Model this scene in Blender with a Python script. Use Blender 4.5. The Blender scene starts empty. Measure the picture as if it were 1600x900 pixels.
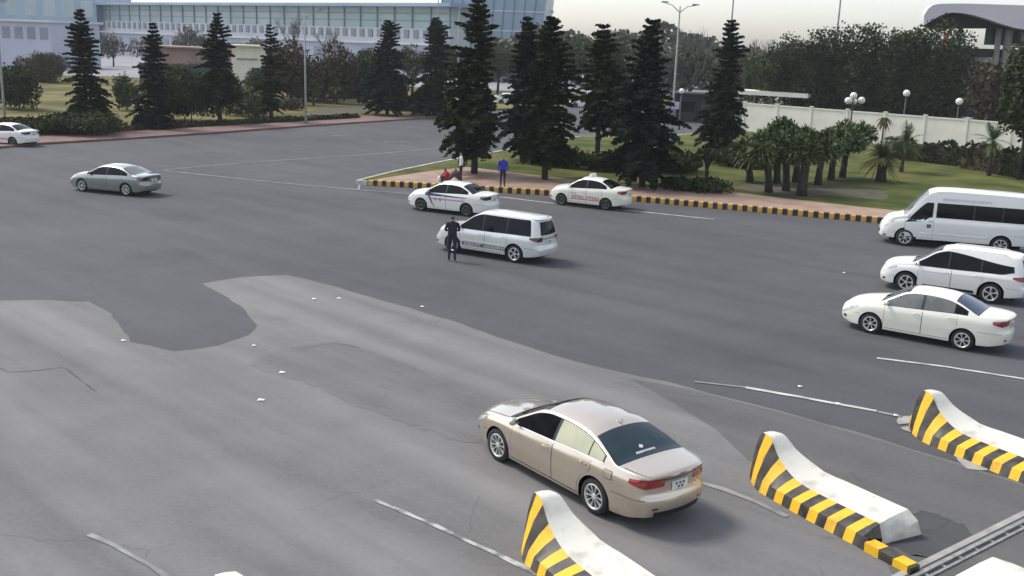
import bpy, bmesh, math, random
import numpy as np
from mathutils import Vector, Matrix
R = math.radians
scene = bpy.context.scene
C = scene.collection

# ------------------------------------------------------------------ camera
CAM_H, PITCH, ROLL, FPX = 7.934, R(13.42), R(2.0), 1608.0
_cp, _sp, _cr, _sr = math.cos(PITCH), math.sin(PITCH), math.cos(ROLL), math.sin(ROLL)
_fwd = Vector((0, _cp, -_sp)); _dn = Vector((0, -_sp, -_cp)); _rt = Vector((1, 0, 0))
_rt2 = _cr*_rt - _sr*_dn; _dn2 = _sr*_rt + _cr*_dn
camd = bpy.data.cameras.new('camera'); cam = bpy.data.objects.new('camera', camd); C.objects.link(cam)
m = Matrix((( _rt2.x, -_dn2.x, -_fwd.x, 0), (_rt2.y, -_dn2.y, -_fwd.y, 0), (_rt2.z, -_dn2.z, -_fwd.z, CAM_H), (0, 0, 0, 1)))
cam.matrix_world = m
camd.sensor_width = 36; camd.lens = 36*FPX/1600; camd.clip_end = 5000; camd.clip_start = 0.1
scene.camera = cam
# ------------------------------------------------------------------ light
SUN_EL, SUN_AZ = R(52), R(-62)         # azimuth measured from +Y towards +X
world = bpy.data.worlds.new('World'); scene.world = world; world.use_nodes = True
nt = world.node_tree; bg = nt.nodes['Background']
sky = nt.nodes.new('ShaderNodeTexSky'); sky.sky_type = 'NISHITA'; sky.sun_disc = False
sky.sun_elevation = SUN_EL; sky.sun_rotation = SUN_AZ; sky.air_density = 1.0; sky.dust_density = 1.7; sky.ozone_density = 1.5
hs = nt.nodes.new('ShaderNodeHueSaturation'); hs.inputs['Saturation'].default_value = 0.5   # thin overcast: little colour left in the sky
nt.links.new(sky.outputs[0], hs.inputs['Color']); nt.links.new(hs.outputs[0], bg.inputs[0]); bg.inputs[1].default_value = 0.14
sd = bpy.data.lights.new('sun', 'SUN'); sd.energy = 1.5; sd.angle = R(15); sd.color = (1, 0.95, 0.87)
so = bpy.data.objects.new('sun', sd); C.objects.link(so)
_sdir = Vector((math.sin(SUN_AZ)*math.cos(SUN_EL), math.cos(SUN_AZ)*math.cos(SUN_EL), math.sin(SUN_EL)))
so.rotation_euler = _sdir.to_track_quat('Z', 'Y').to_euler()
so.location = (0, 0, 60)
vs = scene.view_settings; vs.view_transform = 'Standard'; vs.look = 'None'; vs.exposure = 0.88; vs.gamma = 1.0
scene.render.engine = 'CYCLES'

# ------------------------------------------------------------------ pixel helpers
def ray(px, py):
    u = (px-800)/FPX; v = (py-450)/FPX
    return _fwd + _rt2*u + _dn2*v
def gp(px, py, z=0.0):
    d = ray(px, py); t = (z-CAM_H)/d.z
    return Vector((d.x*t, d.y*t, z))
def at(px, py, Y):
    d = ray(px, py); t = Y/d.y
    return Vector((d.x*t, Y, CAM_H+d.z*t))
def ztop(P, py):
    """height at ground point P whose image row is py (vertical through P)"""
    lo, hi = 0.0, 60.0
    for _ in range(40):
        mid = (lo+hi)/2; q = Vector((P.x, P.y, mid-CAM_H))
        row = 450+FPX*q.dot(_dn2)/q.dot(_fwd)
        if row > py: lo = mid
        else: hi = mid
    return lo

# ------------------------------------------------------------------ materials
def pm(name, c1, c2=None, scale=3.0, rough=0.7, metal=0.0, coat=0.0, bump=0.0, bscale=None, spec=0.5, emit=None, detail=4.0, alpha=None, thr=(0.35, 0.65), trans=0.0):
    mt = bpy.data.materials.new(name); mt.use_nodes = True
    n = mt.node_tree; b = n.nodes['Principled BSDF']
    c1 = (*c1, 1); c2 = (*c2, 1) if c2 else c1
    b.inputs['Roughness'].default_value = rough; b.inputs['Metallic'].default_value = metal
    b.inputs['Coat Weight'].default_value = coat; b.inputs['Coat Roughness'].default_value = 0.04
    b.inputs['Specular IOR Level'].default_value = spec
    tc = n.nodes.new('ShaderNodeTexCoord')
    if c1 != c2:
        nz = n.nodes.new('ShaderNodeTexNoise'); nz.inputs['Scale'].default_value = scale; nz.inputs['Detail'].default_value = detail
        n.links.new(tc.outputs['Object'], nz.inputs['Vector'])
        rp = n.nodes.new('ShaderNodeValToRGB'); rp.color_ramp.elements[0].position = thr[0]; rp.color_ramp.elements[1].position = thr[1]
        rp.color_ramp.elements[0].color = c1; rp.color_ramp.elements[1].color = c2
        n.links.new(nz.outputs['Fac'], rp.inputs[0]); n.links.new(rp.outputs[0], b.inputs['Base Color'])
    else:
        b.inputs['Base Color'].default_value = c1
    if bump:
        nb = n.nodes.new('ShaderNodeTexNoise'); nb.inputs['Scale'].default_value = bscale or scale*4; nb.inputs['Detail'].default_value = 5
        n.links.new(tc.outputs['Object'], nb.inputs['Vector'])
        bp = n.nodes.new('ShaderNodeBump'); bp.inputs['Strength'].default_value = bump; bp.inputs['Distance'].default_value = 0.02
        n.links.new(nb.outputs['Fac'], bp.inputs['Height']); n.links.new(bp.outputs[0], b.inputs['Normal'])
    if emit:
        b.inputs['Emission Color'].default_value = (*emit[0], 1); b.inputs['Emission Strength'].default_value = emit[1]
    if trans: b.inputs['Transmission Weight'].default_value = trans
    if metal and coat: b.inputs['Coat IOR'].default_value = 1.9
    return mt

LANE = R(-52)
def asphalt(name, dark, light, streak=0.5, tint=(1, 1, 1), blot=0.5):
    mt = bpy.data.materials.new(name); mt.use_nodes = True
    n = mt.node_tree; b = n.nodes['Principled BSDF']; L = n.links
    tc = n.nodes.new('ShaderNodeTexCoord')
    def noise(scale, detail=4, vec=None, rgh=0.5):
        z = n.nodes.new('ShaderNodeTexNoise'); z.inputs['Scale'].default_value = scale; z.inputs['Detail'].default_value = detail; z.inputs['Roughness'].default_value = rgh
        L.new(vec or tc.outputs['Object'], z.inputs['Vector']); return z.outputs['Fac']
    mp = n.nodes.new('ShaderNodeMapping'); mp.vector_type = 'TEXTURE'; mp.inputs['Rotation'].default_value = (0, 0, R(-44)); mp.inputs['Scale'].default_value = (14, 1.0, 1)
    L.new(tc.outputs['Object'], mp.inputs['Vector'])
    def math_(op, a, c, clamp=False):
        q = n.nodes.new('ShaderNodeMath'); q.operation = op; q.use_clamp = clamp
        for i, v in enumerate((a, c)):
            if isinstance(v, (int, float)): q.inputs[i].default_value = v
            else: L.new(v, q.inputs[i])
        return q.outputs[0]
    st = noise(0.75, 3, mp.outputs[0])
    big = noise(0.09, 5); mid = noise(0.9, 5); fine = noise(38, 3, rgh=0.7)
    f = math_('ADD', math_('MULTIPLY', math_('SUBTRACT', st, 0.5), streak*2.2), math_('MULTIPLY', math_('SUBTRACT', big, 0.5), blot*2))
    f = math_('ADD', f, math_('MULTIPLY', math_('SUBTRACT', mid, 0.5), 0.5))
    f = math_('ADD', f, math_('MULTIPLY', math_('SUBTRACT', fine, 0.5), 0.55))
    f = math_('ADD', f, math_('MULTIPLY', math_('SUBTRACT', noise(9, 4, rgh=0.75), 0.5), 0.7))
    f = math_('ADD', f, 0.5, True)
    mx = n.nodes.new('ShaderNodeMix'); mx.data_type = 'RGBA'
    mx.inputs[6].default_value = (*[dark*t for t in tint], 1); mx.inputs[7].default_value = (*[light*t for t in tint], 1)
    L.new(f, mx.inputs[0])
    # oil and tyre stains
    sr_ = n.nodes.new('ShaderNodeMapRange'); sr_.inputs[1].default_value = 0.57; sr_.inputs[2].default_value = 0.74; sr_.inputs[3].default_value = 0.0; sr_.inputs[4].default_value = 0.34
    mp2 = n.nodes.new('ShaderNodeMapping'); mp2.vector_type = 'TEXTURE'; mp2.inputs['Rotation'].default_value = (0, 0, R(-40)); mp2.inputs['Scale'].default_value = (3.2, 1.0, 1); L.new(tc.outputs['Object'], mp2.inputs['Vector'])
    L.new(noise(0.42, 7, mp2.outputs[0], 0.6), sr_.inputs[0])
    ms = n.nodes.new('ShaderNodeMix'); ms.data_type = 'RGBA'; L.new(sr_.outputs[0], ms.inputs[0]); L.new(mx.outputs[2], ms.inputs[6]); ms.inputs[7].default_value = (dark*.45, dark*.44, dark*.43, 1); mx = ms
    # cracks / repair seams
    vo = n.nodes.new('ShaderNodeTexVoronoi'); vo.feature = 'DISTANCE_TO_EDGE'; vo.inputs['Scale'].default_value = 0.16
    wv = n.nodes.new('ShaderNodeVectorMath'); wv.operation = 'ADD'
    nn = n.nodes.new('ShaderNodeTexNoise'); nn.inputs['Scale'].default_value = 0.7; nn.inputs['Detail'].default_value = 5
    L.new(tc.outputs['Object'], nn.inputs['Vector']); L.new(tc.outputs['Object'], wv.inputs[0]); L.new(nn.outputs['Color'], wv.inputs[1]); L.new(wv.outputs[0], vo.inputs['Vector'])
    cr = math_('MULTIPLY', math_('LESS_THAN', vo.outputs['Distance'], 0.0025), math_('GREATER_THAN', noise(0.23, 2), 0.55))
    m2 = n.nodes.new('ShaderNodeMix'); m2.data_type = 'RGBA'; L.new(math_('MULTIPLY', cr, 0.22), m2.inputs[0]); L.new(mx.outputs[2], m2.inputs[6]); m2.inputs[7].default_value = (dark*.4, dark*.4, dark*.4, 1)
    L.new(m2.outputs[2], b.inputs['Base Color'])
    b.inputs['Roughness'].default_value = 0.88; b.inputs['Specular IOR Level'].default_value = 0.3
    bp = n.nodes.new('ShaderNodeBump'); bp.inputs['Strength'].default_value = 0.35; bp.inputs['Distance'].default_value = 0.008
    L.new(noise(55, 3), bp.inputs['Height']); L.new(bp.outputs[0], b.inputs['Normal'])
    return mt

def paving(name, c1, c2, mortar, scale=1.0):
    mt = bpy.data.materials.new(name); mt.use_nodes = True
    n = mt.node_tree; b = n.nodes['Principled BSDF']; L = n.links
    tc = n.nodes.new('ShaderNodeTexCoord'); br = n.nodes.new('ShaderNodeTexBrick')
    br.inputs['Color1'].default_value = (*c1, 1); br.inputs['Color2'].default_value = (*c2, 1); br.inputs['Mortar'].default_value = (*mortar, 1)
    br.inputs['Scale'].default_value = scale; br.inputs['Mortar Size'].default_value = 0.01; br.inputs['Brick Width'].default_value = 0.3; br.inputs['Row Height'].default_value = 0.3
    L.new(tc.outputs['Object'], br.inputs['Vector'])
    nz = n.nodes.new('ShaderNodeTexNoise'); nz.inputs['Scale'].default_value = 0.7; nz.inputs['Detail'].default_value = 6; L.new(tc.outputs['Object'], nz.inputs['Vector'])
    mx = n.nodes.new('ShaderNodeMix'); mx.data_type = 'RGBA'; mx.blend_type = 'MULTIPLY'; mx.inputs[0].default_value = 0.6
    rp = n.nodes.new('ShaderNodeValToRGB'); rp.color_ramp.elements[0].position = 0.3; rp.color_ramp.elements[1].position = 0.7; rp.color_ramp.elements[0].color = (.45, .42, .4, 1); rp.color_ramp.elements[1].color = (1, 1, 1, 1)
    L.new(nz.outputs['Fac'], rp.inputs[0]); L.new(br.outputs['Color'], mx.inputs[6]); L.new(rp.outputs[0], mx.inputs[7]); L.new(mx.outputs[2], b.inputs['Base Color'])
    b.inputs['Roughness'].default_value = 0.85
    return mt

M = {}
M['asphalt'] = asphalt('asphalt_dark', 0.056, 0.102, 0.4, (1, 1.0, 1.04), 0.75)
M['asphalt_worn'] = asphalt('asphalt_worn', 0.105, 0.205, 0.75, (1.03, 1.0, 0.97), 0.35)
M['asphalt_patch'] = asphalt('asphalt_patch', 0.055, 0.085, 0.2, (1.0, 1.0, 1.03), 0.4)
M['asphalt_mid'] = asphalt('asphalt_mid', 0.080, 0.140, 0.6, (1.025, 1.0, 0.97), 0.4)
M['asphalt_mended'] = asphalt('asphalt_mended', 0.095, 0.182, 0.7, (1.03, 1.0, 0.97), 0.4)
M['seam'] = pm('tar_seam', (0.05, 0.05, 0.05), (0.12, 0.12, 0.118), 1.5, 0.85, thr=(.4, .6))
M['apron'] = pm('apron', (0.22, 0.215, 0.235), (0.28, 0.27, 0.285), 0.05, 0.9)
M['line'] = pm('road_paint', (0.55, 0.55, 0.52), (0.26, 0.26, 0.25), 2.2, 0.75, thr=(0.38, 0.72), detail=8)
M['line_worn'] = pm('road_paint_worn', (0.42, 0.42, 0.40), (0.14, 0.14, 0.135), 3.5, 0.8, thr=(0.40, 0.62), detail=9)
M['line_faint'] = pm('road_paint_faint', (0.30, 0.30, 0.29), (0.13, 0.13, 0.13), 1.6, 0.8, thr=(0.35, 0.65), detail=8)
M['paving'] = paving('pink_paving', (0.42, 0.27, 0.20), (0.34, 0.24, 0.17), (0.2, 0.16, 0.13))
M['far_paving'] = paving('far_paving', (0.25, 0.14, 0.12), (0.19, 0.115, 0.10), (0.12, 0.09, 0.08))
M['grass'] = pm('lawn', (0.042, 0.060, 0.014), (0.125, 0.125, 0.036), 0.30, 0.95, bump=0.8, bscale=9, spec=0.1, detail=8)
M['grass_dry'] = pm('dry_lawn', (0.075, 0.08, 0.026), (0.19, 0.155, 0.065), 0.16, 0.95, bump=0.8, bscale=7, spec=0.1, detail=8, thr=(0.4, 0.6))
M['soil'] = pm('soil', (0.085, 0.078, 0.042), (0.055, 0.050, 0.028), 1.2, 0.95)
M['kerb_y'] = pm('kerb_yellow', (0.70, 0.40, 0.08), (0.52, 0.29, 0.07), 3, 0.7)
M['kerb_k'] = pm('kerb_black', (0.018, 0.017, 0.016), (0.04, 0.035, 0.03), 3, 0.7)
M['kerb_w'] = pm('kerb_white', (0.5, 0.49, 0.46), (0.3, 0.29, 0.27), 2, 0.8)
M['bar_y'] = pm('barrier_yellow', (0.82, 0.46, 0.012), (0.42, 0.25, 0.05), 4.5, 0.6, bump=0.2, thr=(.52, .80), detail=10)
M['bar_k'] = pm('barrier_black', (0.012, 0.011, 0.010), (0.075, 0.065, 0.05), 4, 0.5)
M['bar_c'] = pm('barrier_cream', (0.66, 0.64, 0.56), (0.34, 0.31, 0.25), 3.2, 0.8, bump=0.3, detail=10, thr=(.48, .82))
M['concrete'] = pm('concrete', (0.36, 0.35, 0.32), (0.24, 0.23, 0.21), 2, 0.85, bump=0.2)
M['steel'] = pm('steel_rail', (0.45, 0.44, 0.41), (0.3, 0.29, 0.27), 6, 0.45, metal=0.6)
M['rubber'] = pm('rubber', (0.012, 0.012, 0.012), (0.022, 0.021, 0.02), 8, 0.85)
M['under'] = pm('underbody', (0.006, 0.006, 0.006), None, rough=0.95, spec=0.1)
M['rim'] = pm('alloy', (0.72, 0.71, 0.68), (0.6, 0.59, 0.57), 6, 0.35, metal=0.45)
M['rim_dark'] = pm('alloy_dark', (0.16, 0.16, 0.16), (0.11, 0.11, 0.11), 6, 0.4, metal=0.6)
M['rim_back'] = pm('rim_shadow', (0.02, 0.02, 0.02), None, rough=0.8)
M['glass'] = pm('dark_glass', (0.005, 0.006, 0.007), (0.010, 0.011, 0.012), 2, 0.08, coat=0.0, spec=0.15)
M['glass_teal'] = pm('teal_glass', (0.010, 0.026, 0.034), (0.016, 0.034, 0.042), 2, 0.22, spec=0.4)
M['glass_blue'] = pm('blue_glass', (0.03, 0.05, 0.10), (0.05, 0.075, 0.13), 2, 0.10, spec=0.6)
M['glass_pale'] = pm('pale_shade_glass', (0.44, 0.44, 0.30), (0.34, 0.36, 0.25), 3, 0.15, spec=0.5)
M['glass_grey'] = pm('grey_glass', (0.10, 0.11, 0.105), (0.16, 0.165, 0.155), 3, 0.12, spec=0.5)
M['glass_open'] = pm('cabin_dark', (0.004, 0.004, 0.005), (0.010, 0.010, 0.012), 4, 0.9, spec=0.05)
M['trim'] = pm('black_trim', (0.012, 0.012, 0.013), None, rough=0.45)
M['gap'] = pm('panel_gap', (0.03, 0.028, 0.025), None, rough=0.9)
M['chrome'] = pm('chrome', (0.75, 0.75, 0.75), None, rough=0.15, metal=1.0)
M['plate'] = pm('plate_white', (0.72, 0.72, 0.70), (0.6, 0.6, 0.58), 9, 0.4)
M['plate_ink'] = pm('plate_ink', (0.06, 0.06, 0.07), None, rough=0.6)
M['tail'] = pm('tail_red', (0.36, 0.012, 0.018), (0.22, 0.008, 0.012), 7, 0.12, coat=1.0)
M['tail_dark'] = pm('tail_smoked', (0.10, 0.015, 0.018), (0.05, 0.01, 0.012), 7, 0.12, coat=1.0)
M['lamp'] = pm('headlamp', (0.55, 0.56, 0.55), (0.3, 0.31, 0.31), 9, 0.1, coat=1.0)
M['p_tan'] = pm('paint_champagne', (0.56, 0.475, 0.375), (0.54, 0.455, 0.36), 0.8, 0.27, metal=0.66, coat=1.0)
M['p_white'] = pm('paint_white', (0.80, 0.79, 0.75), (0.77, 0.76, 0.71), 0.8, 0.35, coat=0.7)
M['p_cream'] = pm('paint_warm_white', (0.80, 0.78, 0.68), (0.76, 0.74, 0.63), 0.8, 0.35, coat=0.7)
M['p_silver'] = pm('paint_silver', (0.27, 0.285, 0.275), (0.25, 0.265, 0.255), 0.8, 0.32, metal=0.6, coat=1.0)
M['p_pearl'] = pm('paint_pearl', (0.68, 0.69, 0.67), (0.64, 0.65, 0.63), 0.8, 0.34, metal=0.15, coat=0.8)
M['dk_blue'] = pm('stripe_navy', (0.012, 0.016, 0.06), (0.02, 0.022, 0.07), 5, 0.4)
M['red_ink'] = pm('red_lettering', (0.55, 0.035, 0.04), (0.45, 0.05, 0.05), 6, 0.5)
M['pink_ink'] = pm('pink_band', (0.60, 0.24, 0.36), (0.62, 0.36, 0.46), 3, 0.5)
M['grey_ink'] = pm('grey_lettering', (0.10, 0.10, 0.11), (0.16, 0.16, 0.16), 6, 0.5)
M['lilac'] = pm('pale_panel', (0.55, 0.52, 0.56), (0.62, 0.6, 0.62), 4, 0.5)
M['bark'] = pm('bark', (0.055, 0.045, 0.036), (0.03, 0.026, 0.022), 6, 0.95, bump=0.5)
M['bark_pale'] = pm('bark_pale', (0.13, 0.115, 0.10), (0.07, 0.06, 0.055), 5, 0.95)
M['needle'] = pm('needle', (0.012, 0.019, 0.009), (0.036, 0.046, 0.020), 1.1, 0.9, spec=0.05)
M['needle2'] = pm('needle_olive', (0.016, 0.020, 0.009), (0.048, 0.052, 0.022), 0.9, 0.9, spec=0.05)
M['needle3'] = pm('needle_blue', (0.010, 0.017, 0.012), (0.030, 0.042, 0.026), 1.3, 0.9, spec=0.05)
M['leaf_dark'] = pm('leaf_dark', (0.016, 0.024, 0.010), (0.052, 0.066, 0.026), 0.6, 0.85, spec=0.08)
M['leaf_mid'] = pm('leaf_mid', (0.03, 0.042, 0.014), (0.075, 0.09, 0.03), 0.7, 0.7, spec=0.2)
M['leaf_yel'] = pm('leaf_yellowgreen', (0.06, 0.07, 0.02), (0.16, 0.15, 0.045), 0.8, 0.7, spec=0.2)
M['leaf_brown'] = pm('leaf_brown', (0.035, 0.03, 0.016), (0.085, 0.065, 0.035), 0.6, 0.8, spec=0.15)
M['leaf_palm'] = pm('leaf_palm', (0.024, 0.046, 0.012), (0.090, 0.125, 0.034), 2.5, 0.6, spec=0.3)
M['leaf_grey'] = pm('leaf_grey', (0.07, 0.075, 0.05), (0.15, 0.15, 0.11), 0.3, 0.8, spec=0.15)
M['wall_white'] = pm('wall_white', (0.76, 0.73, 0.63), (0.66, 0.63, 0.53), 0.7, 0.8, detail=7)
M['wall_joint'] = pm('wall_joint', (0.5, 0.49, 0.45), None, rough=0.9)
M['pole'] = pm('galvanised_pole', (0.30, 0.30, 0.27), (0.22, 0.22, 0.2), 3, 0.6, metal=0.3)
M['pole_dark'] = pm('dark_pole', (0.03, 0.032, 0.035), (0.05, 0.05, 0.05), 3, 0.6)
M['globe'] = pm('lamp_globe', (0.78, 0.77, 0.72), None, rough=0.35)
M['t_glass'] = pm('terminal_glass', (0.33, 0.43, 0.43), (0.42, 0.51, 0.51), 0.08, 0.35, spec=0.5)  # terminal glass paled, distance haze mixed into its colour
M['t_glass2'] = pm('terminal_blue_glass', (0.25, 0.35, 0.44), (0.34, 0.44, 0.53), 0.1, 0.3, spec=0.5)
M['t_white'] = pm('terminal_white', (0.60, 0.60, 0.60), (0.52, 0.53, 0.55), 0.15, 0.8)
M['t_lilac'] = pm('terminal_pale', (0.40, 0.42, 0.50), (0.47, 0.48, 0.56), 0.1, 0.8)
M['t_dark'] = pm('terminal_opening', (0.20, 0.22, 0.26), (0.26, 0.28, 0.32), 0.2, 0.6)  # window colour lightened to take in distance haze
M['t_frame'] = pm('terminal_mullion', (0.20, 0.27, 0.29), None, rough=0.6)
M['roof_blue'] = pm('roof_blue', (0.22, 0.32, 0.42), (0.30, 0.40, 0.48), 0.1, 0.5)
M['roof_red'] = pm('roof_redbrown', (0.26, 0.17, 0.15), (0.34, 0.24, 0.21), 0.3, 0.85)
M['fence_teal'] = pm('fence_teal', (0.02, 0.045, 0.05), (0.04, 0.065, 0.065), 0.8, 0.7)
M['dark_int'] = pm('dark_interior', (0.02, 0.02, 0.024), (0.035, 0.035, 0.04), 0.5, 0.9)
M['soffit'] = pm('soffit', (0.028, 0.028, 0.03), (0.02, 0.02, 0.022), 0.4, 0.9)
M['fascia'] = pm('fascia', (0.66, 0.62, 0.62), (0.58, 0.55, 0.56), 0.12, 0.6)
M['sign_blue'] = pm('sign_face', (0.42, 0.40, 0.62), (0.5, 0.5, 0.66), 3, 0.5)
M['skin'] = pm('skin', (0.36, 0.22, 0.15), None, rough=0.6)
M['hair'] = pm('hair', (0.012, 0.010, 0.010), None, rough=0.6)
M['cloth_black'] = pm('cloth_black', (0.012, 0.012, 0.016), (0.022, 0.022, 0.028), 9, 0.85)
M['cloth_navy'] = pm('cloth_navy', (0.012, 0.016, 0.035), (0.02, 0.024, 0.045), 9, 0.85)
M['cloth_blue'] = pm('cloth_blue', (0.015, 0.03, 0.30), (0.02, 0.045, 0.38), 7, 0.8)
M['cloth_white'] = pm('cloth_white', (0.62, 0.6, 0.62), (0.5, 0.49, 0.52), 7, 0.85)
M['cloth_red'] = pm('cloth_red', (0.34, 0.025, 0.035), (0.42, 0.05, 0.05), 7, 0.85)
M['cloth_brown'] = pm('cloth_brown', (0.07, 0.035, 0.035), (0.11, 0.05, 0.045), 7, 0.85)
M['paper'] = pm('paper', (0.75, 0.75, 0.72), None, rough=0.9)

# ------------------------------------------------------------------ mesh helpers
def link(name, me, parent=None):
    o = bpy.data.objects.new(name, me); C.objects.link(o)
    if parent: o.parent = parent
    return o
def mk(name, verts, faces, mats, parent=None, smooth=False, idx=None, sharp=None):
    me = bpy.data.meshes.new(name); me.from_pydata([tuple(v) for v in verts], [], [tuple(f) for f in faces])
    for k in (mats if isinstance(mats, (list, tuple)) else [mats]): me.materials.append(M[k] if isinstance(k, str) else k)
    if idx is not None: me.polygons.foreach_set('material_index', idx)
    if smooth:
        me.polygons.foreach_set('use_smooth', [True]*len(me.polygons))
        if sharp: me.set_sharp_from_angle(angle=R(sharp))
    me.update()
    return link(name, me, parent)
def tag(o, label=None, cat=None, group=None, kind=None):
    if label: o['label'] = label
    if cat: o['category'] = cat
    if group: o['group'] = group
    if kind: o['kind'] = kind
    return o
def thing(name, loc, label, cat, rz=0, group=None):
    o = bpy.data.objects.new(name, None); C.objects.link(o); o.location = loc; o.rotation_euler = (0, 0, rz); o.empty_display_size = 0.2
    return tag(o, label, cat, group)
class MB:
    def __init__(s): s.v = []; s.f = []; s.i = []
    def add(s, v, f, mi=0):
        b = len(s.v); s.v += [tuple(q) for q in v]; s.f += [tuple(b+k for k in q) for q in f]; s.i += [mi]*len(f)
    def box(s, x0, y0, z0, x1, y1, z1, mi=0, bev=0.0):
        v = [(x0, y0, z0), (x1, y0, z0), (x1, y1, z0), (x0, y1, z0), (x0, y0, z1), (x1, y0, z1), (x1, y1, z1), (x0, y1, z1)]
        s.add(v, [(3, 2, 1, 0), (4, 5, 6, 7), (0, 1, 5, 4), (1, 2, 6, 5), (2, 3, 7, 6), (3, 0, 4, 7)], mi)
    def tube(s, pts, rad, n=6, mi=0, cap=True):
        pts = [Vector(p) for p in pts]; rad = rad if isinstance(rad, (list, tuple)) else [rad]*len(pts)
        v = []; f = []; ref = None
        for i, p in enumerate(pts):
            t = (pts[min(i+1, len(pts)-1)]-pts[max(i-1, 0)]).normalized()
            if ref is None: ref = Vector((1, 0, 0)) if abs(t.x) < .9 else Vector((0, 1, 0))
            a = t.cross(ref).normalized(); b = t.cross(a).normalized(); ref = b.cross(t) if False else ref
            for k in range(n):
                w = 2*math.pi*k/n; v.append(p+(a*math.cos(w)+b*math.sin(w))*rad[i])
        for i in range(len(pts)-1):
            for k in range(n):
                f.append((i*n+k, i*n+(k+1) % n, (i+1)*n+(k+1) % n, (i+1)*n+k))
        if cap: f.append(tuple(range(n))[::-1]); f.append(tuple((len(pts)-1)*n+k for k in range(n)))
        s.add(v, f, mi)
    def lathe(s, prof, n=24, axis='z', c=(0, 0, 0), mi=0):
        v = []; f = []
        for (r, h) in prof:
            for k in range(n):
                w = 2*math.pi*k/n; a, b = r*math.cos(w), r*math.sin(w)
                v.append((c[0]+a, c[1]+b, c[2]+h) if axis == 'z' else (c[0]+a, c[1]+h, c[2]+b))
        for i in range(len(prof)-1):
            for k in range(n): f.append((i*n+k, i*n+(k+1) % n, (i+1)*n+(k+1) % n, (i+1)*n+k))
        s.add(v, f, mi)
    def build(s, name, mats, parent=None, smooth=False, sharp=None):
        return mk(name, s.v, s.f, mats, parent, smooth, s.i, sharp)
def poly_sheet(name, pts, z, mat, parent=None):
    bm = bmesh.new(); vs_ = [bm.verts.new((p[0], p[1], z)) for p in pts]; f = bm.faces.new(vs_)
    if f.normal.z < 0 or sum((pts[i][0]-pts[i-1][0])*(pts[i][1]+pts[i-1][1]) for i in range(len(pts))) > 0: f.normal_flip()
    if len(pts) > 4:
        bmesh.ops.delete(bm, geom=[f], context='FACES_ONLY'); r_ = bmesh.ops.triangle_fill(bm, use_beauty=True, edges=bm.edges[:], normal=(0, 0, 1))
        for q in bm.faces:
            q.normal_update()
            if q.normal.z < 0: q.normal_flip()
    me = bpy.data.meshes.new(name); bm.to_mesh(me); bm.free(); me.materials.append(M[mat])
    return link(name, me, parent)
def struct(o): o['kind'] = 'structure'; return o
def smooth_poly(pts, sub=6, jit=0.0, rnd=None):
    out = []; n = len(pts)
    for i in range(n):
        p0, p1, p2, p3 = [Vector(pts[(i+k-1) % n][:2]) for k in range(4)]
        for k in range(sub):
            t = k/sub; q = 0.5*((2*p1)+(-p0+p2)*t+(2*p0-5*p1+4*p2-p3)*t*t+(-p0+3*p1-3*p2+p3)*t**3)
            if jit: q = q+Vector((rnd.uniform(-jit, jit), rnd.uniform(-jit, jit)))
            out.append((q.x, q.y))
    return out
def pchip(cp, x):
    xs = [c[0] for c in cp]; ys = [c[1] for c in cp]
    if x <= xs[0]: return ys[0]
    if x >= xs[-1]: return ys[-1]
    n = len(xs); i = max(k for k in range(n-1) if xs[k] <= x)
    h = [xs[k+1]-xs[k] for k in range(n-1)]; d = [(ys[k+1]-ys[k])/h[k] for k in range(n-1)]
    def sl(k):
        if k == 0: return d[0]
        if k == n-1: return d[-1]
        if d[k-1]*d[k] <= 0: return 0
        w1 = 2*h[k]+h[k-1]; w2 = h[k]+2*h[k-1]
        return (w1+w2)/(w1/d[k-1]+w2/d[k])
    t = (x-xs[i])/h[i]; a, b = sl(i), sl(i+1)
    return (ys[i]*(1+2*t)*(1-t)**2+h[i]*a*t*(1-t)**2+ys[i+1]*t*t*(3-2*t)+h[i]*b*t*t*(t-1))
def sstep(a, b, x):
    t = min(1, max(0, (x-a)/(b-a))); return t*t*(3-2*t)

# ================================================================== SETTING
rnd = random.Random(7)
G = lambda pts: [tuple(gp(*p)[:2]) for p in pts]
struct(poly_sheet('ground', [(-2500, -60), (2500, -60), (2500, 4500), (-2500, 4500)], -0.03, 'grass'))
struct(poly_sheet('road', [(-140, -10), (120, -10), (120, 152), (-140, 152)], 0.0, 'asphalt'))
worn = G([(-260, 480), (-40, 472), (60, 468), (140, 472), (175, 490), (205, 535), (270, 549), (340, 541), (392, 524), (400, 508), (375, 478), (318, 443),
          (380, 433), (450, 430), (520, 447), (600, 470), (700, 500), (800, 533), (900, 565), (1000, 588), (1075, 605), (1250, 650), (1420, 700), (1640, 768)])
worn += [(12, 9.0), (-16, 9.0)]
w2 = []
for i in range(len(worn)):
    a, b = Vector(worn[i]), Vector(worn[(i+1) % len(worn)]); n_ = max(1, int((b-a).length/0.5))
    for k in range(n_):
        q = a.lerp(b, k/n_); jt = 0.05; w2.append((q.x+rnd.uniform(-jt, jt), q.y+rnd.uniform(-jt, jt)))
struct(poly_sheet('worn_asphalt', w2, 0.004, 'asphalt_worn'))
def patch(name, pix, mat, z):
    p = smooth_poly(G(pix), 9, 0.07, rnd); struct(poly_sheet(name, p, z, mat))
patch('asphalt_patch', [(395, 572), (440, 548), (520, 536), (600, 556), (700, 600), (765, 645), (742, 692), (640, 664), (560, 634), (470, 596)], 'asphalt_mended', 0.008)
struct(poly_sheet('lane_asphalt', G([(985, 592), (1075, 608), (1160, 630), (1250, 653), (1420, 703), (1650, 775), (1650, 960), (1430, 960), (1380, 872), (1290, 824), (1215, 776), (1178, 728), (1120, 672), (1050, 628)]), 0.0082, 'asphalt_mid'))
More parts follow.
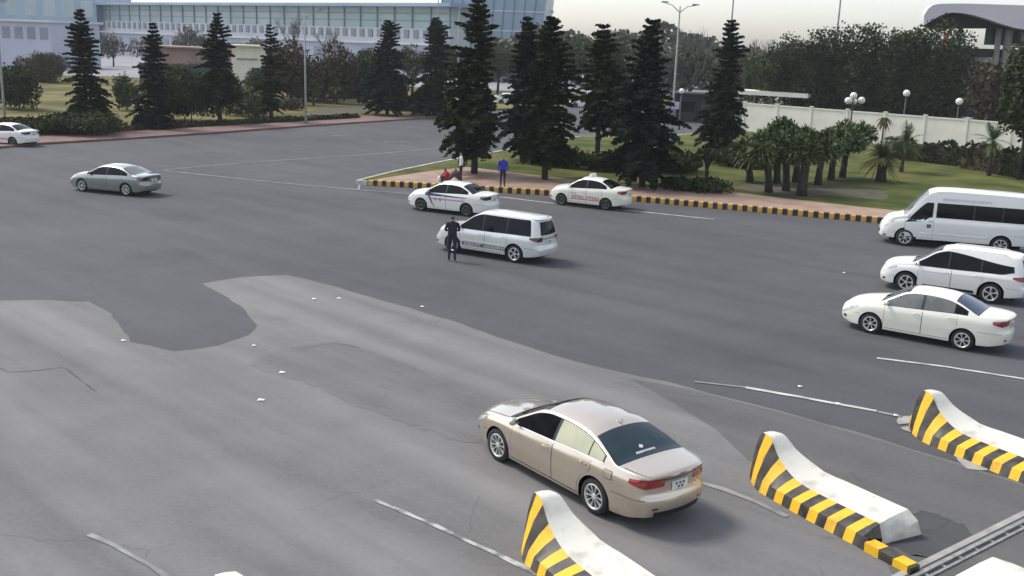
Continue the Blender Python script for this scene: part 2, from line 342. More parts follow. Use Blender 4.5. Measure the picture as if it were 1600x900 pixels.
patch('asphalt_patch', [(1385, 815), (1450, 800), (1520, 835), (1480, 868), (1405, 860)], 'asphalt_patch', 0.0122)

def line_strip(name, pix, width, mat='line', z=0.0165, rag=0.012, zz=0.0):
    pts = [gp(p[0], p[1], zz) for p in pix]; P = []
    for a, b in zip(pts[:-1], pts[1:]):
        n_ = max(1, int((b-a).length/0.35)); P += [a.lerp(b, k/n_) for k in range(n_)]
    P.append(pts[-1]); v = []; f = []
    for i, p in enumerate(P):
        t = (P[min(i+1, len(P)-1)]-P[max(i-1, 0)]).normalized(); s = Vector((-t.y, t.x, 0))
        for sg in (-1, 1):
            q = p+s*sg*(width/2+rnd.uniform(-rag, rag)); v.append((q.x, q.y, zz+z))
    for i in range(len(P)-1): f.append((2*i, 2*i+2, 2*i+3, 2*i+1))
    return struct(mk(name, v, f, mat))
line_strip('lane_line', [(585, 782), (680, 822), (800, 878), (880, 916)], 0.10, 'line_worn', rag=.02)
for _p in ([(-20, 566), (14, 582), (60, 579), (100, 574), (150, 612)], [(470, 546), (520, 536), (560, 543)]): line_strip('tar_seam', _p, .03, 'seam', rag=.014, z=.0125)
line_strip('lane_line', [(1085, 597), (1165, 606)], 0.11, 'line_faint')
line_strip('lane_line', [(1165, 606), (1250, 621), (1370, 643)], 0.14)
line_strip('lane_line', [(1372, 644), (1410, 652)], 0.12, 'line_faint')
line_strip('lane_line', [(1370, 560), (1480, 574), (1660, 602)], 0.13, 'line')
line_strip('lane_line', [(140, 836), (175, 852), (235, 886), (290, 920)], 0.09, 'line_faint', rag=.02)
line_strip('lane_line', [(1085, 752), (1130, 765), (1185, 786), (1230, 808)], 0.14, 'line_faint')
line_strip('edge_line', [(255, 266), (400, 253), (560, 243), (640, 236), (720, 227), (880, 214)], 0.17, 'line_faint')
line_strip('edge_line', [(255, 267), (400, 282), (480, 290), (560, 297), (640, 303)], 0.18, 'line_faint')
line_strip('edge_line', [(700, 303), (790, 309), (880, 320), (1000, 331), (1115, 343)], 0.16, 'line')
line_strip('dash_line', [(600, 222), (640, 222)], 0.25, 'line_faint')
line_strip('dash_line', [(520, 212), (545, 211)], 0.25, 'line_faint')
line_strip('stop_line', [(1075, 206), (1150, 212)], 0.3, 'line_faint')
line_strip('stop_line', [(905, 217), (975, 211)], 0.3, 'line_faint')

# ---- traffic island
KZ = 0.22
kf = [(-8.2, 56.5), (-3.7, 55.9), (0, 55.3), (3.2, 54.7), (6.2, 53.95), (12.7, 51.5), (18, 49.4), (30, 44.6), (52, 35.5)]
kb = [(-8.6, 57.1), (-8.3, 58.2), (-7.2, 61.5), (-4.5, 68.2), (-2.0, 73.5), (2.6, 84.0), (5.5, 90.0), (12, 91.5), (17.5, 98.5), (21.5, 103.5)]
isl = kf+[(60, 70), (60, 104)]+kb[::-1]
struct(poly_sheet('lawn', isl, KZ-0.02, 'grass'))
pv_back = [(-7.4, 58.3), (-5.2, 62.0), (-3.0, 64.6), (-1.0, 63.2), (3, 60.6), (7.5, 58.2), (12.5, 57.0), (16, 54.6), (19.5, 52.5), (30, 47.6), (52, 38.5)]
pv_back = [(x+rnd.uniform(-.1, .1), y+rnd.uniform(-.15, .15)) for x, y in pv_back]
struct(poly_sheet('island_pavement', [(x, y+0.12) for x, y in kf]+pv_back[::-1], KZ, 'paving'))
soilp = smooth_poly(G([(1150, 300), (1230, 312), (1300, 312), (1380, 318), (1370, 300), (1290, 296), (1200, 292)]), 5, .1, rnd)
struct(poly_sheet('bare_soil', soilp, KZ-0.008, 'soil'))
def polyline(pts, step):
    P = [Vector((*p, 0)) for p in pts]; out = []; acc = 0
    for a, b in zip(P[:-1], P[1:]):
        L_ = (b-a).length; d = (b-a)/L_; s = -acc
        while True:
            s += step
            if s > L_: acc = L_-(s-step); break
            out.append((a+d*s, d))
    return out
def ribbon(name, pts, w, z0, z1, mat, parent=None, off=0.0):
    v = []; f = []; P = [Vector((*p, 0)) for p in pts]
    for i, p in enumerate(P):
        t = (P[min(i+1, len(P)-1)]-P[max(i-1, 0)]).normalized(); s = Vector((-t.y, t.x, 0))
        for o_, z in ((-w/2+off, z0), (-w/2+off, z1), (w/2+off, z1), (w/2+off, z0)):
            q = p+s*o_; v.append((q.x, q.y, z))
    for i in range(len(P)-1):
        for k in range(3): f.append((4*i+k, 4*i+k+1, 4*i+5+k, 4*i+4+k))
    f += [(0, 1, 2, 3), tuple(4*(len(P)-1)+k for k in (3, 2, 1, 0))]
    return mk(name, v, f, mat, parent)
kerb = struct(ribbon('kerb', kf, 0.12, -0.01, KZ-0.03, 'concrete', off=0.06))
mbk = MB()
def stone_mesh(mat):
    w_, h_, l_ = 0.20, 0.30, 0.245; b_ = 0.025
    prof = [(-w_/2, 0), (-w_/2, h_-b_), (-w_/2+b_, h_), (w_/2, h_), (w_/2, 0)]; v = []; f = []
    for x in (-l_/2, l_/2): v += [(x, y, z) for y, z in prof]
    for k in range(4): f.append((k, k+1, 6+k, 5+k))
    f += [(4, 3, 2, 1, 0), (5, 6, 7, 8, 9)]
    me = bpy.data.meshes.new('kerb_stone'); me.from_pydata(v, [], f); me.materials.append(M[mat]); return me
sm = [stone_mesh('kerb_y'), stone_mesh('kerb_k')]
for i, (p, d) in enumerate(polyline(kf[:8], 0.25)):
    o = link('kerb_stone', sm[i % 2], kerb); o.location = (p.x+rnd.uniform(-.006, .006), p.y+rnd.uniform(-.006, .006), -0.005+rnd.uniform(-.006, .006)); o.rotation_euler = (0, 0, math.atan2(d.y, d.x)+rnd.uniform(-.015, .015))
struct(ribbon('back_kerb', kb, 0.22, -0.01, KZ+0.01, 'kerb_w'))
tipk = [(-8.6, 57.1), (-8.75, 56.7), (-8.2, 56.5)]
struct(ribbon('tip_kerb', tipk, 0.2, -0.01, KZ+0.012, 'kerb_w'))
line_strip('edge_line', [(560, 297), (562, 288), (575, 281), (600, 274)], 0.14, 'line_faint')

# ---- far pavement and park
fk = G([(-120, 246), (0, 232), (50, 227), (200, 218), (350, 208), (480, 198), (600, 190), (690, 184), (760, 179)])
fb = G([(-120, 220), (0, 213), (50, 211), (200, 206), (350, 198), (480, 190), (600, 182), (690, 178), (760, 173)])
struct(poly_sheet('park_lawn', fb+[(6, 135), (0, 152), (-10, 175), (-140, 175), (-140, 74)], 0.125, 'grass_dry'))
struct(poly_sheet('far_pavement', fk+fb[::-1], 0.13, 'far_paving'))
struct(ribbon('far_kerb', fk, 0.18, -0.01, 0.15, 'far_paving'))
path = G([(470, 186), (540, 184), (600, 176), (640, 168), (560, 166), (500, 172)])
struct(poly_sheet('garden_path', smooth_poly(path, 5), 0.14, 'soil'))
struct(poly_sheet('apron', [(-400, 176), (400, 176), (400, 330), (-400, 330)], -0.01, 'apron'))

# ---- barriers at the toll exit
BD = R(-58)
def barrier(loc, rz, label, length=1.0):
    root = thing('concrete_barrier', loc, label, 'barrier', rz, 'striped barriers between the toll lanes')
    cp = {  # s : baseL, kinkL(lat,z), topL(lat,z), topR(lat,z), baseR
        'bl': [(-.34, .14), (-.2, .02), (0, -.12), (.35, -.27), (.8, -.31), (1.5, -.35), (4, -.38)],
        'kl': [(-.34, .16), (-.2, .05), (0, -.07), (.35, -.20), (.8, -.25), (1.5, -.28), (4, -.29)],
        'kz': [(-.34, .20), (-.2, .24), (0, .24), (.35, .20), (4, .20)],
        'tl': [(-.34, .2), (-.2, .16), (0, .14), (.35, .12), (.8, .1), (4, .08)],
        'tz': [(-.34, .30), (-.27, .62), (-.18, .85), (-.08, .95), (.05, .95), (.38, .62), (.7, .43), (1.05, .34), (1.5, .33), (4, .35)],
        'tr': [(-.34, .32), (-.2, .4), (0, .46), (.35, .58), (.9, .72), (1.5, .78), (4, .8)],
        'rz': [(-.34, .30), (-.27, .62), (-.18, .84), (-.08, .93), (.05, .93), (.38, .68), (.7, .53), (1.05, .43), (1.5, .43), (4, .46)],
        'br': [(-.34, .36), (-.2, .5), (0, .68), (.35, .82), (.9, .95), (4, 1.0)]}
    S = [-.34, -.31, -.27, -.22, -.16, -.1, 0.0]
    per = 0.205; END = 2.72*length
    S = sorted(set([round(s, 3) for s in S]+[round(-.3+per*k, 3) for k in range(40) if -.3+per*k < END]+[round(.05+.1*k, 3) for k in range(8)]+[round(END, 3)]))
    v = []; fl = []; il = []; vt = []; ft = []
    for s in S:
        for j, off in enumerate((0, .0, .035, .07)):
            q = min(END, max(-.34, s+off*sstep(-.34, -.1, s)*(1 if s < END-.15 else (END-s)/.15))); g = {k: pchip(cp[k], q) for k in cp}
            v.append(((q, g['bl'], 0), (q, g['kl'], g['kz']), (q, (g['kl']*.45+g['tl']*.55)-.015, g['kz']*.45+g['tz']*.55), (q, g['tl'], g['tz']))[j])
        g = {k: pchip(cp[k], s) for k in cp}
        vt += [(s, g['tl'], g['tz']), (s, (g['tl']+g['tr'])/2, (g['tz']+g['rz'])/2+.012), (s, g['tr'], g['rz']), (s, (g['tr']+g['br'])/2+.02, g['rz']*.4), (s, g['br'], 0)]
    for i in range(len(S)-1):
        k = int(math.floor(((S[i]+S[i+1])/2+.3)/per)) % 2
        for j in range(3): fl.append((4*i+j, 4*i+4+j, 4*i+5+j, 4*i+1+j)); il.append(1-k)
        for j in range(4): ft.append((5*i+j, 5*i+5+j, 5*i+6+j, 5*i+1+j))
    # nose cap
    b = len(vt); vt += [(S[0]-.01, v[0][1], 0), (S[0]-.01, v[1][1], v[1][2])]
    ft += [(b, b+1, 0, 1, 2, 3, 4)]
    # sloped end
    e = 5*(len(S)-1); b = len(vt); xs = END+.16
    vt += [(xs-.05, .06, .12), (xs, .44, .18), (xs+.03, .84, .30), (xs+.03, .92, .12), (xs+.03, 1.0, 0), (xs-.05, .06, 0)]
    ft += [(e, b, b+1, e+1), (e+1, b+1, b+2, e+2), (e+2, b+2, b+3, e+3), (e+3, b+3, b+4, e+4), (b, b+5, b+4, b+3, b+2, b+1)]
    e2 = 4*(len(S)-1); bb = len(v); v += [(xs-.05, -.29, .2), (xs-.05, .06, .12), (xs-.05, -.38, 0)]
    fl += [(e2+1, bb, bb+1, e2+3, e2+2), (e2, bb+2, bb, e2+1)]; il += [1, 1]
    mk('top', vt, ft, 'bar_c', root, smooth=True, sharp=38)
    mk('striped_side', v, fl, ['bar_y', 'bar_k'], root, smooth=True, idx=il, sharp=30)
    # low kerb continuing behind
    mb = MB(); x = xs-.045; k = 0
    while x < xs+.85: mb.box(x, -.385, -0.002, min(x+.28, xs+.85), -.15, .165-.04*k/3, k % 2); x += .28; k += 1
    mb.build('striped_kerb', ['bar_y', 'bar_k'], root)
    return root
b2 = Vector((4.75, 18.1, 0))
barrier(b2, BD, 'striped concrete lane barrier just behind the champagne sedan on its right side')
barrier(Vector((8.86, 20.95, 0)), BD, 'striped concrete lane barrier nearest to the white sedan with a blue-tinted rear window', 1.25)
barrier(Vector((0.40, 15.10, 0)), BD, 'striped concrete lane barrier beside the rear wheel of the champagne sedan', 1.2)
barrier(Vector((-3.88, 12.18, 0)), BD, 'concrete lane barrier of which only the pale nose tip shows', 1.2)
# sliding gate track across the lanes
t0, t1 = gp(1400, 906), gp(1640, 786)
tr = thing('gate_track', t0, 'twin steel gate track crossing the asphalt behind the barrier', 'gate track', math.atan2(t1.y-t0.y, t1.x-t0.x))
Lt = (t1-t0).length
for k, (y0, y1, h, mt_) in enumerate(((-.02, .10, .02, 'concrete'), (-.17, -.10, .05, 'steel'), (-.29, -.25, .035, 'steel'))):
    mb = MB(); mb.box(-0.6, y0, -.002, Lt, y1, h); mb.build('rail' if k else 'edging', mt_, tr)
mb = MB()
for k in range(int(Lt/.5)): mb.box(.5*k, -.25, -.002, .5*k+.06, -.17, .02)
mb.build('cross_ties', 'steel', tr)['kind'] = 'stuff'
# cream kerb block of the next toll island
cb = gp(1552, 925); o = thing('island_block', cb, 'cream painted concrete block with chamfered corner past the gate track', 'block', R(-52))
v = []; sec = [(-.5, .12), (-.32, .30), (0, .33), (1.6, .33)]
for s, z in sec: v += [(s, -.45, 0), (s, -.38, z*.8), (s, -.2, z), (s, .5, z), (s, .62, 0)]
f = [(5*i+j, 5*i+5+j, 5*i+6+j, 5*i+1+j) for i in range(3) for j in range(4)]+[(4, 3, 2, 1, 0), (15, 16, 17, 18, 19)]
mk('block', v, f, 'bar_c', o, True, sharp=30)

# ---- white perimeter wall
def pwall(A, B, n, h, label):
    d = (B-A); L_ = d.length; root = thing('perimeter_wall', A, label, 'wall', math.atan2(d.y, d.x))
    pw = L_/n
    mb = MB(); mb.box(0.11, -.05, .3, pw-.11, .05, h-.12); pan = None
    mp = MB(); mp.box(-.11, -.12, 0, .11, .12, h+.05); mp.box(-.15, -.16, h+.05, .15, .16, h+.14)
    mc = MB(); mc.box(.11, -.1, h-.12, pw-.11, .1, h)
    mbse = MB(); mbse.box(.11, -.09, 0, pw-.11, .09, .3)
    ms = [('panel', mb.build('panel', 'wall_white', root)), ('post', mp.build('post', 'wall_white', root)), ('coping', mc.build('coping', 'wall_white', root)), ('plinth', mbse.build('plinth', 'wall_joint', root))]
    for k in range(1, n):
        for nm, o in ms:
            c = link(nm, o.data, root); c.location = (k*pw, 0, 0)
    c = link('post', ms[1][1].data, root); c.location = (L_, 0, 0)
WA, WB = gp(1160, 208), gp(1550, 246)
WB2 = WA+(WB-WA)*1.35
pwall(WA, WB2, 9, 2.95, 'white panelled perimeter wall with square posts behind the palms')
wd = (WB-WA).normalized()

# ---- terminal building far behind (oblique facade)
TA, TB = at(-120, 40, 430), at(700, 40, 230); TA.z = TB.z = 0
d = TB-TA; TL = d.length
T = thing('terminal_building', TA, 'long pale terminal with a teal glass upper storey and thin flat roof', 'building', math.atan2(d.y, d.x))
mb = MB(); mb.box(0, 0, 0, TL, 30, 6.6); mb.build('lower_wall', 't_lilac', T)
mb = MB(); mb.box(0, .6, 6.6, TL, 30, 10.2); mb.build('middle_wall', 't_white', T)
mb = MB(); mb.box(0, 1.4, 10.2, TL, 30, 14.9); mb.build('glass_storey', 't_glass', T)
mb = MB(); mb.box(-4, -2.5, 14.9, TL+3, 32, 15.6); mb.build('roof', 'roof_blue', T)
mb = MB(); mb.box(0, -1.0, 6.6, TL, .6, 7.1); mb.build('balcony', 't_white', T)
mm = MB(); mm.box(-.15, 1.1, 10.2, .15, 1.4, 14.9); mul = mm.build('mullion', 't_frame', T); mul.location.x = 2
ms_ = MB(); ms_.box(0, .35, 8.1, 1.5, .62, 9.9); slot = ms_.build('window', 't_dark', T); slot.location.x = 3
mw = MB(); mw.box(0, -.2, 2.4, 4.2, .05, 5.4); lw = mw.build('window', 't_dark', T); lw.location.x = 4
k = 1
while 2+6*k < TL: c = link('mullion', mul.data, T); c.location.x = 2+6*k; k += 1
k = 1
while 3+3.1*k < TL-2: c = link('window', slot.data, T); c.location.x = 3+3.1*k; k += 1
k = 1
while 4+9*k < TL-5: c = link('window', lw.data, T); c.location.x = 4+9*k; k += 1
for k, zz in enumerate((11.8, 13.4)):
    mb = MB(); mb.box(0, 1.2, zz, TL, 1.4, zz+.15); mb.build('transom', 't_frame', T)
# leaning glass end block
EA = at(690, 40, 236); EA.z = 0; EB = at(842, 40, 234); EB.z = 0; d = EB-EA; EL = d.length
Eb = thing('glass_pavilion', EA, 'tall blue glass end of the terminal with a leaning edge above the conifers', 'building', math.atan2(d.y, d.x))
lean = 2.6
v = [(0, 0, 0), (EL, 0, 0), (EL, 25, 0), (0, 25, 0), (0, 0, 30), (EL+lean, 0, 30), (EL+lean, 25, 30), (0, 25, 30)]
mk('curtain_wall', v, [(0, 1, 5, 4), (1, 2, 6, 5), (2, 3, 7, 6), (3, 0, 4, 7), (4, 5, 6, 7)], 't_glass2', Eb)
for k in range(11):
    f0 = k/10; mb = MB(); x0, x1 = EL*f0, (EL+lean)*f0
    mb.tube([(x0, -.1, 0), (x1, -.1, 30)], .16, 4); mb.build('mullion', 't_white' if k in (10,) else 't_frame', Eb)
for k in range(6):
    mb = MB(); z = 6+4.2*k; mb.box(0, -.16, z, EL+lean*z/30, -.02, z+.3); mb.build('spandrel', 't_white', Eb)
# smaller pale buildings to the left
def block(name, pA, pB, Y0, Y1, h, wallm, roofm, label, wins=0, wz=(1, 2), depth=14, winm='t_dark', roofh=.4):
    A = at(pA, 40, Y0); B = at(pB, 40, Y1); A.z = B.z = 0; d = B-A; L_ = d.length
    r = thing(name, A, label, 'building', math.atan2(d.y, d.x))
    mb = MB(); mb.box(0, 0, 0, L_, depth, h); mb.build('wall', wallm, r)
    mb = MB(); mb.box(-.6, -.8, h, L_+.6, depth+.6, h+roofh); mb.build('roof', roofm, r)
    for k in range(wins):
        w_ = L_/wins; mb = MB(); mb.box(w_*(k+.18), -.06, wz[0], w_*(k+.82), .02, wz[1]); mb.build('window', winm, r)
    return r
block('office_building', -40, 78, 205, 200, 8.6, 't_lilac', 't_white', 'small white two-storey office block with a flat roof at the park edge', 6, (5.4, 7.6), winm='t_dark')
block('hall_building', -140, 152, 330, 330, 19.5, 't_glass2', 'roof_blue', 'blue glazed hall rising behind the small white office block', 10, (11, 16), depth=30, winm='t_glass')
block('low_shed', 225, 430, 172, 166, 5.2, 'roof_red', 'roof_red', 'low reddish brown shed behind the dark teal fence', 0, depth=8, roofh=.25)
block('white_kiosk', 360, 410, 158, 158, 6.0, 'wall_white', 'wall_white', 'bright white kiosk between two dark conifers', 1, (3.95, 4.25), depth=5, roofh=.2, winm='t_dark')
A = at(215, 40, 163); B = at(430, 40, 157); A.z = B.z = 0; d = B-A; nF = 16
fr = thing('site_fence', A, 'dark teal sheet fence in front of the reddish shed', 'fence', math.atan2(d.y, d.x)); pw = d.length/nF
mb = MB(); mb.box(.06, -.03, .15, pw-.06, .03, 2.9); p0 = mb.build('panel', 'fence_teal', fr)
mb = MB(); mb.box(-.06, -.06, 0, .06, .06, 3.0); q0 = mb.build('post', 'fence_teal', fr)
for k in range(1, nF):
    c = link('panel', p0.data, fr); c.location.x = k*pw; c = link('post', q0.data, fr); c.location.x = k*pw

# ---- elevated terminal canopy at the right
YC = 128
cr = thing('canopy_building', at(1520, 200, YC)*1.0, 'elevated building with a curved pale fascia, dark soffit and slender columns', 'building')
base = cr.location.copy(); base.z = 0; cr.location = base
def lc(px, py, Y=YC):
    q = at(px, py, Y)-base; return q
topl = [(1444, 24), (1450, 14), (1458, 8), (1470, 6), (1500, 5.5), (1560, 7), (1620, 9), (1700, 12)]
botl = [(1444, 39), (1450, 35.5), (1458, 31), (1470, 24), (1492, 19.5), (1510, 21.5), (1540, 29), (1570, 39), (1600, 46), (1700, 50)]
N_ = 40; v = []; f = []
for i in range(N_+1):
    px = 1444+(1700-1444)*i/N_
    a = lc(px, pchip(topl, px)); b = lc(px, pchip(botl, px))
    v += [(a.x, 0, a.z), (b.x, 0, b.z), (a.x, 1.2, a.z), (b.x, 1.2, b.z)]
for i in range(N_):
    q = 4*i; f += [(q, q+1, q+5, q+4), (q+2, q+6, q+7, q+3), (q+1, q+3, q+7, q+5), (q, q+4, q+6, q+2)]
f += [(0, 2, 3, 1)]
mk('fascia', v, f, 'fascia', cr, True, sharp=40)
v2 = []; f2 = []
for i in range(N_+1):
    px = 1444+(1700-1444)*i/N_
    b = lc(px, pchip(botl, px)+1.5); t = lc(px, pchip(topl, px)+2.5); xb_ = (base.x+b.x)*(YC+9)/YC-base.x+1.5; v2 += [(b.x, 1.25, b.z), (xb_, 9, b.z-.2), (xb_, 9, t.z-.1), (t.x, 1.25, t.z)]
for i in range(N_):
    q = 4*i; f2 += [(q, q+1, q+5, q+4), (q+1, q+2, q+6, q+5), (q+2, q+3, q+7, q+6)]
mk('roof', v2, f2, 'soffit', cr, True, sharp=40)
def pb(nm, x0, y0, x1, y1, mat, y=0.0, dep=1.0, Y=YC):
    a = lc(x0, y0, Y+y); b = lc(x1, y1, Y+y); mb = MB(); mb.box(a.x, y, b.z, b.x, y+dep, a.z); return mb.build(nm, mat, cr)
v3 = []; f3 = []
for i in range(N_+1):
    px = 1450+(1700-1450)*i/N_; a = lc(px, pchip(botl, px)-3, YC+3); b = lc(px, max(44.5, pchip(botl, px)+1), YC+3); v3 += [(a.x, 3, a.z), (b.x, 3, b.z), (a.x, 3.6, a.z), (b.x, 3.6, b.z)]
for i in range(N_):
    q = 4*i; f3 += [(q, q+1, q+5, q+4), (q+2, q+6, q+7, q+3), (q+1, q+3, q+7, q+5)]
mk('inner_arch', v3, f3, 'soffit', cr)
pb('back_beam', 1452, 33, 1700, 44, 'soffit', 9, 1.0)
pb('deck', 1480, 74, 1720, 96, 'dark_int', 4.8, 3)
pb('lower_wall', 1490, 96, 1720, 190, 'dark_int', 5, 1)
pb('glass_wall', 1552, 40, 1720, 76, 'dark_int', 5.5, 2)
for k, px in enumerate((1503, 1563, 1578, 1601, 1640, 1680)):
    a = lc(px, 40 if k else 30, YC+4.2); w_ = .32 if k in (0,) else .36
    mb = MB(); mb.tube([(a.x, 4.2, -0.0), (a.x, 4.2, a.z+.3)], w_ if px != 1578 else .5, 10); mb.build('column', 'pole' if k else 'lilac', cr, True, sharp=40)
mb = MB(); a = lc(1486, 58); mb.box(a.x-.3, 1.2, a.z-.8, a.x+.2, 1.5, a.z+.5); mb.build('sign_board', 'red_ink', cr)

# ---- gatehouse, shelter
GA = gp(1062, 196); gh = thing('gatehouse', GA+Vector((0, 6, 0)), 'dark gatehouse block under the conifer beside the wall', 'building', R(-4))
mb = MB(); mb.box(0, 0, 0, 6.5, 4, 2.9); mb.build('wall', 'dark_int', gh)
mb = MB(); mb.box(-.4, -.5, 2.9, 6.9, 4.4, 3.15); mb.build('roof', 'soffit', gh)
mb = MB(); mb.box(.5, -.03, 1.1, 2.4, .02, 2.2); mb.build('window', 'glass', gh)
mb = MB(); mb.box(3.1, -.03, .1, 4.1, .02, 2.3); mb.build('door', 'pole_dark', gh)
S0 = at(1138, 138, 113); S1 = at(1262, 152, 108)
sh = thing('shelter', Vector((S0.x, S0.y, 0)), 'low white-roofed shelter peeking over the perimeter wall', 'shelter', math.atan2(S1.y-S0.y, S1.x-S0.x)); Ls = (S1-S0).xy.length
mb = MB(); mb.box(0, 0, S0.z-.55, Ls, 3.2, S0.z-.1); mb.build('roof', 'wall_white', sh)
for k in range(5):
    mb = MB(); mb.tube([(Ls*(.05+.225*k), 1.6, 0), (Ls*(.05+.225*k), 1.6, S0.z-.5)], .08, 6); mb.build('post', 'pole', sh)

for k, pix in enumerate((((1402, 655), (1425, 650), (1428, 660), (1404, 664)), ((1405, 668), (1432, 668), (1424, 676)), ((1495, 712), (1530, 722), (1545, 735), (1510, 733)))):
    struct(poly_sheet('mortar_spill', smooth_poly(G(pix), 4, .03, rnd), .0165, 'concrete'))
# ================================================================== CARS
SED = dict(  # measured in metres for L=4.82 W=1.82 H=1.47 ; x forward
    L=4.82, W=1.82, H=1.47, xf=1.445, xr=-1.33, wr=.33, arch=.385,
    zt=[(-2.41, 1.03), (-2.36, 1.065), (-2.15, 1.085), (-1.82, 1.115), (-1.5, 1.24), (-1.1, 1.385), (-.8, 1.445), (-.35, 1.47), (.05, 1.462), (.38, 1.41), (.8, 1.215), (1.12, 1.055), (1.3, 1.02), (1.7, .965), (2.05, .885), (2.25, .80), (2.34, .73), (2.41, .64)],
    zs=[(-2.41, .965), (-2.1, .985), (-1.3, .985), (0, .935), (.9, .90), (1.45, .87), (2.0, .77), (2.41, .585)],
    w=[(-2.41, .69), (-2.3, .775), (-2.1, .84), (-1.75, .88), (-1.2, .905), (0, .91), (1.2, .905), (1.75, .875), (2.1, .785), (2.3, .69), (2.41, .60)],
    sill=[(-2.41, .30), (-2.0, .235), (-1.4, .21), (1.4, .20), (2.1, .21), (2.41, .26)],
    D=[(.2, .07), (.32, .02), (.45, -.005), (.60, -.01), (.66, .035), (.75, .05), (.92, .035), (1.0, .0), (1.06, -.005), (1.2, 0)], ramp=.35,
    F=[(.2, -.05), (.35, .02), (.5, .03), (.62, .0), (.75, -.06)], k=.56, bulge=.13, fbulge=.12, mpv=False)
MPV = dict(L=4.58, W=1.775, H=1.75, xf=1.42, xr=-1.33, wr=.335, arch=.40,
    zt=[(-2.29, 1.69), (-2.15, 1.72), (-1.6, 1.745), (-.6, 1.755), (.1, 1.735), (.48, 1.64), (.92, 1.36), (1.27, 1.16), (1.42, 1.12), (1.75, 1.075), (2.05, .995), (2.22, .89), (2.29, .76)],
    zs=[(-2.29, 1.02), (-1.5, 1.02), (0, .99), (1.2, .98), (1.6, .95), (2.0, .87), (2.29, .69)],
    w=[(-2.29, .76), (-2.15, .83), (-1.8, .87), (-1, .887), (1.2, .887), (1.75, .85), (2.05, .79), (2.22, .70), (2.29, .63)],
    sill=[(-2.29, .33), (-1.9, .27), (-1.4, .25), (1.4, .25), (2.0, .25), (2.29, .29)],
    D=[(.2, .08), (.36, .01), (.55, -.02), (.66, .03), (.8, .05), (1.0, .05), (1.2, .08), (1.45, .15), (1.6, .21), (1.75, .27)], ramp=.75,
    F=[(.2, -.05), (.35, .02), (.5, .03), (.62, .0), (.75, -.06)], k=.30, bulge=.10, fbulge=.11, mpv=True)
VAN = dict(L=5.68, W=2.0, H=2.5, xf=1.92, xr=-1.83, wr=.36, arch=.44,
    zt=[(-2.84, 2.43), (-2.6, 2.48), (-1.5, 2.51), (0, 2.52), (.7, 2.50), (1.08, 2.39), (1.32, 2.20), (1.62, 1.86), (1.98, 1.43), (2.12, 1.35), (2.4, 1.28), (2.62, 1.18), (2.76, 1.05), (2.84, .88)],
    zs=[(-2.84, 1.28), (0, 1.28), (1.3, 1.26), (1.9, 1.20), (2.3, 1.12), (2.6, 1.0), (2.84, .80)],
    w=[(-2.84, .92), (-2.7, .965), (-2.3, .99), (1.2, .99), (1.9, .96), (2.35, .88), (2.65, .79), (2.84, .68)],
    sill=[(-2.84, .42), (-2.3, .38), (1.6, .34), (2.3, .30), (2.84, .34)],
    D=[(.2, .05), (.45, 0), (.7, .02), (1.3, .04), (2.0, .08), (2.5, .14)], ramp=.4,
    F=[(.2, -.05), (.35, .02), (.5, .03), (.7, .0), (.95, -.08)], k=.10, bulge=.05, fbulge=.13, mpv=True)
def scaled(base, **kw):
    s = dict(base); L, W, H = kw.get('L', s['L']), kw.get('W', s['W']), kw.get('H', s['H'])
    fx, fy, fz = L/s['L'], W/s['W'], H/s['H']
    for k in ('zt', 'zs', 'sill'): s[k] = [(a*fx, b*fz) for a, b in s[k]]
    s['w'] = [(a*fx, b*fy) for a, b in s['w']]
    for k in ('D', 'F'): s[k] = [(a*fz, b) for a, b in s[k]]
    s['xf'] *= fx; s['xr'] *= fx
    cs = kw.get('cs', 0)
    if cs: s['zt'] = [(a+cs*sstep(s['L']*.5-.15, s['L']*.28, a)*sstep(-s['L']*.5+.1, -s['L']*.36, a), b) for a, b in s['zt']]
    s.update(kw); return s
SIDE = [(0, .955), (.06, .972), (.22, .982), (.5, 1.0), (.72, .998), (.88, .985), (.96, .96), (1, .935)]
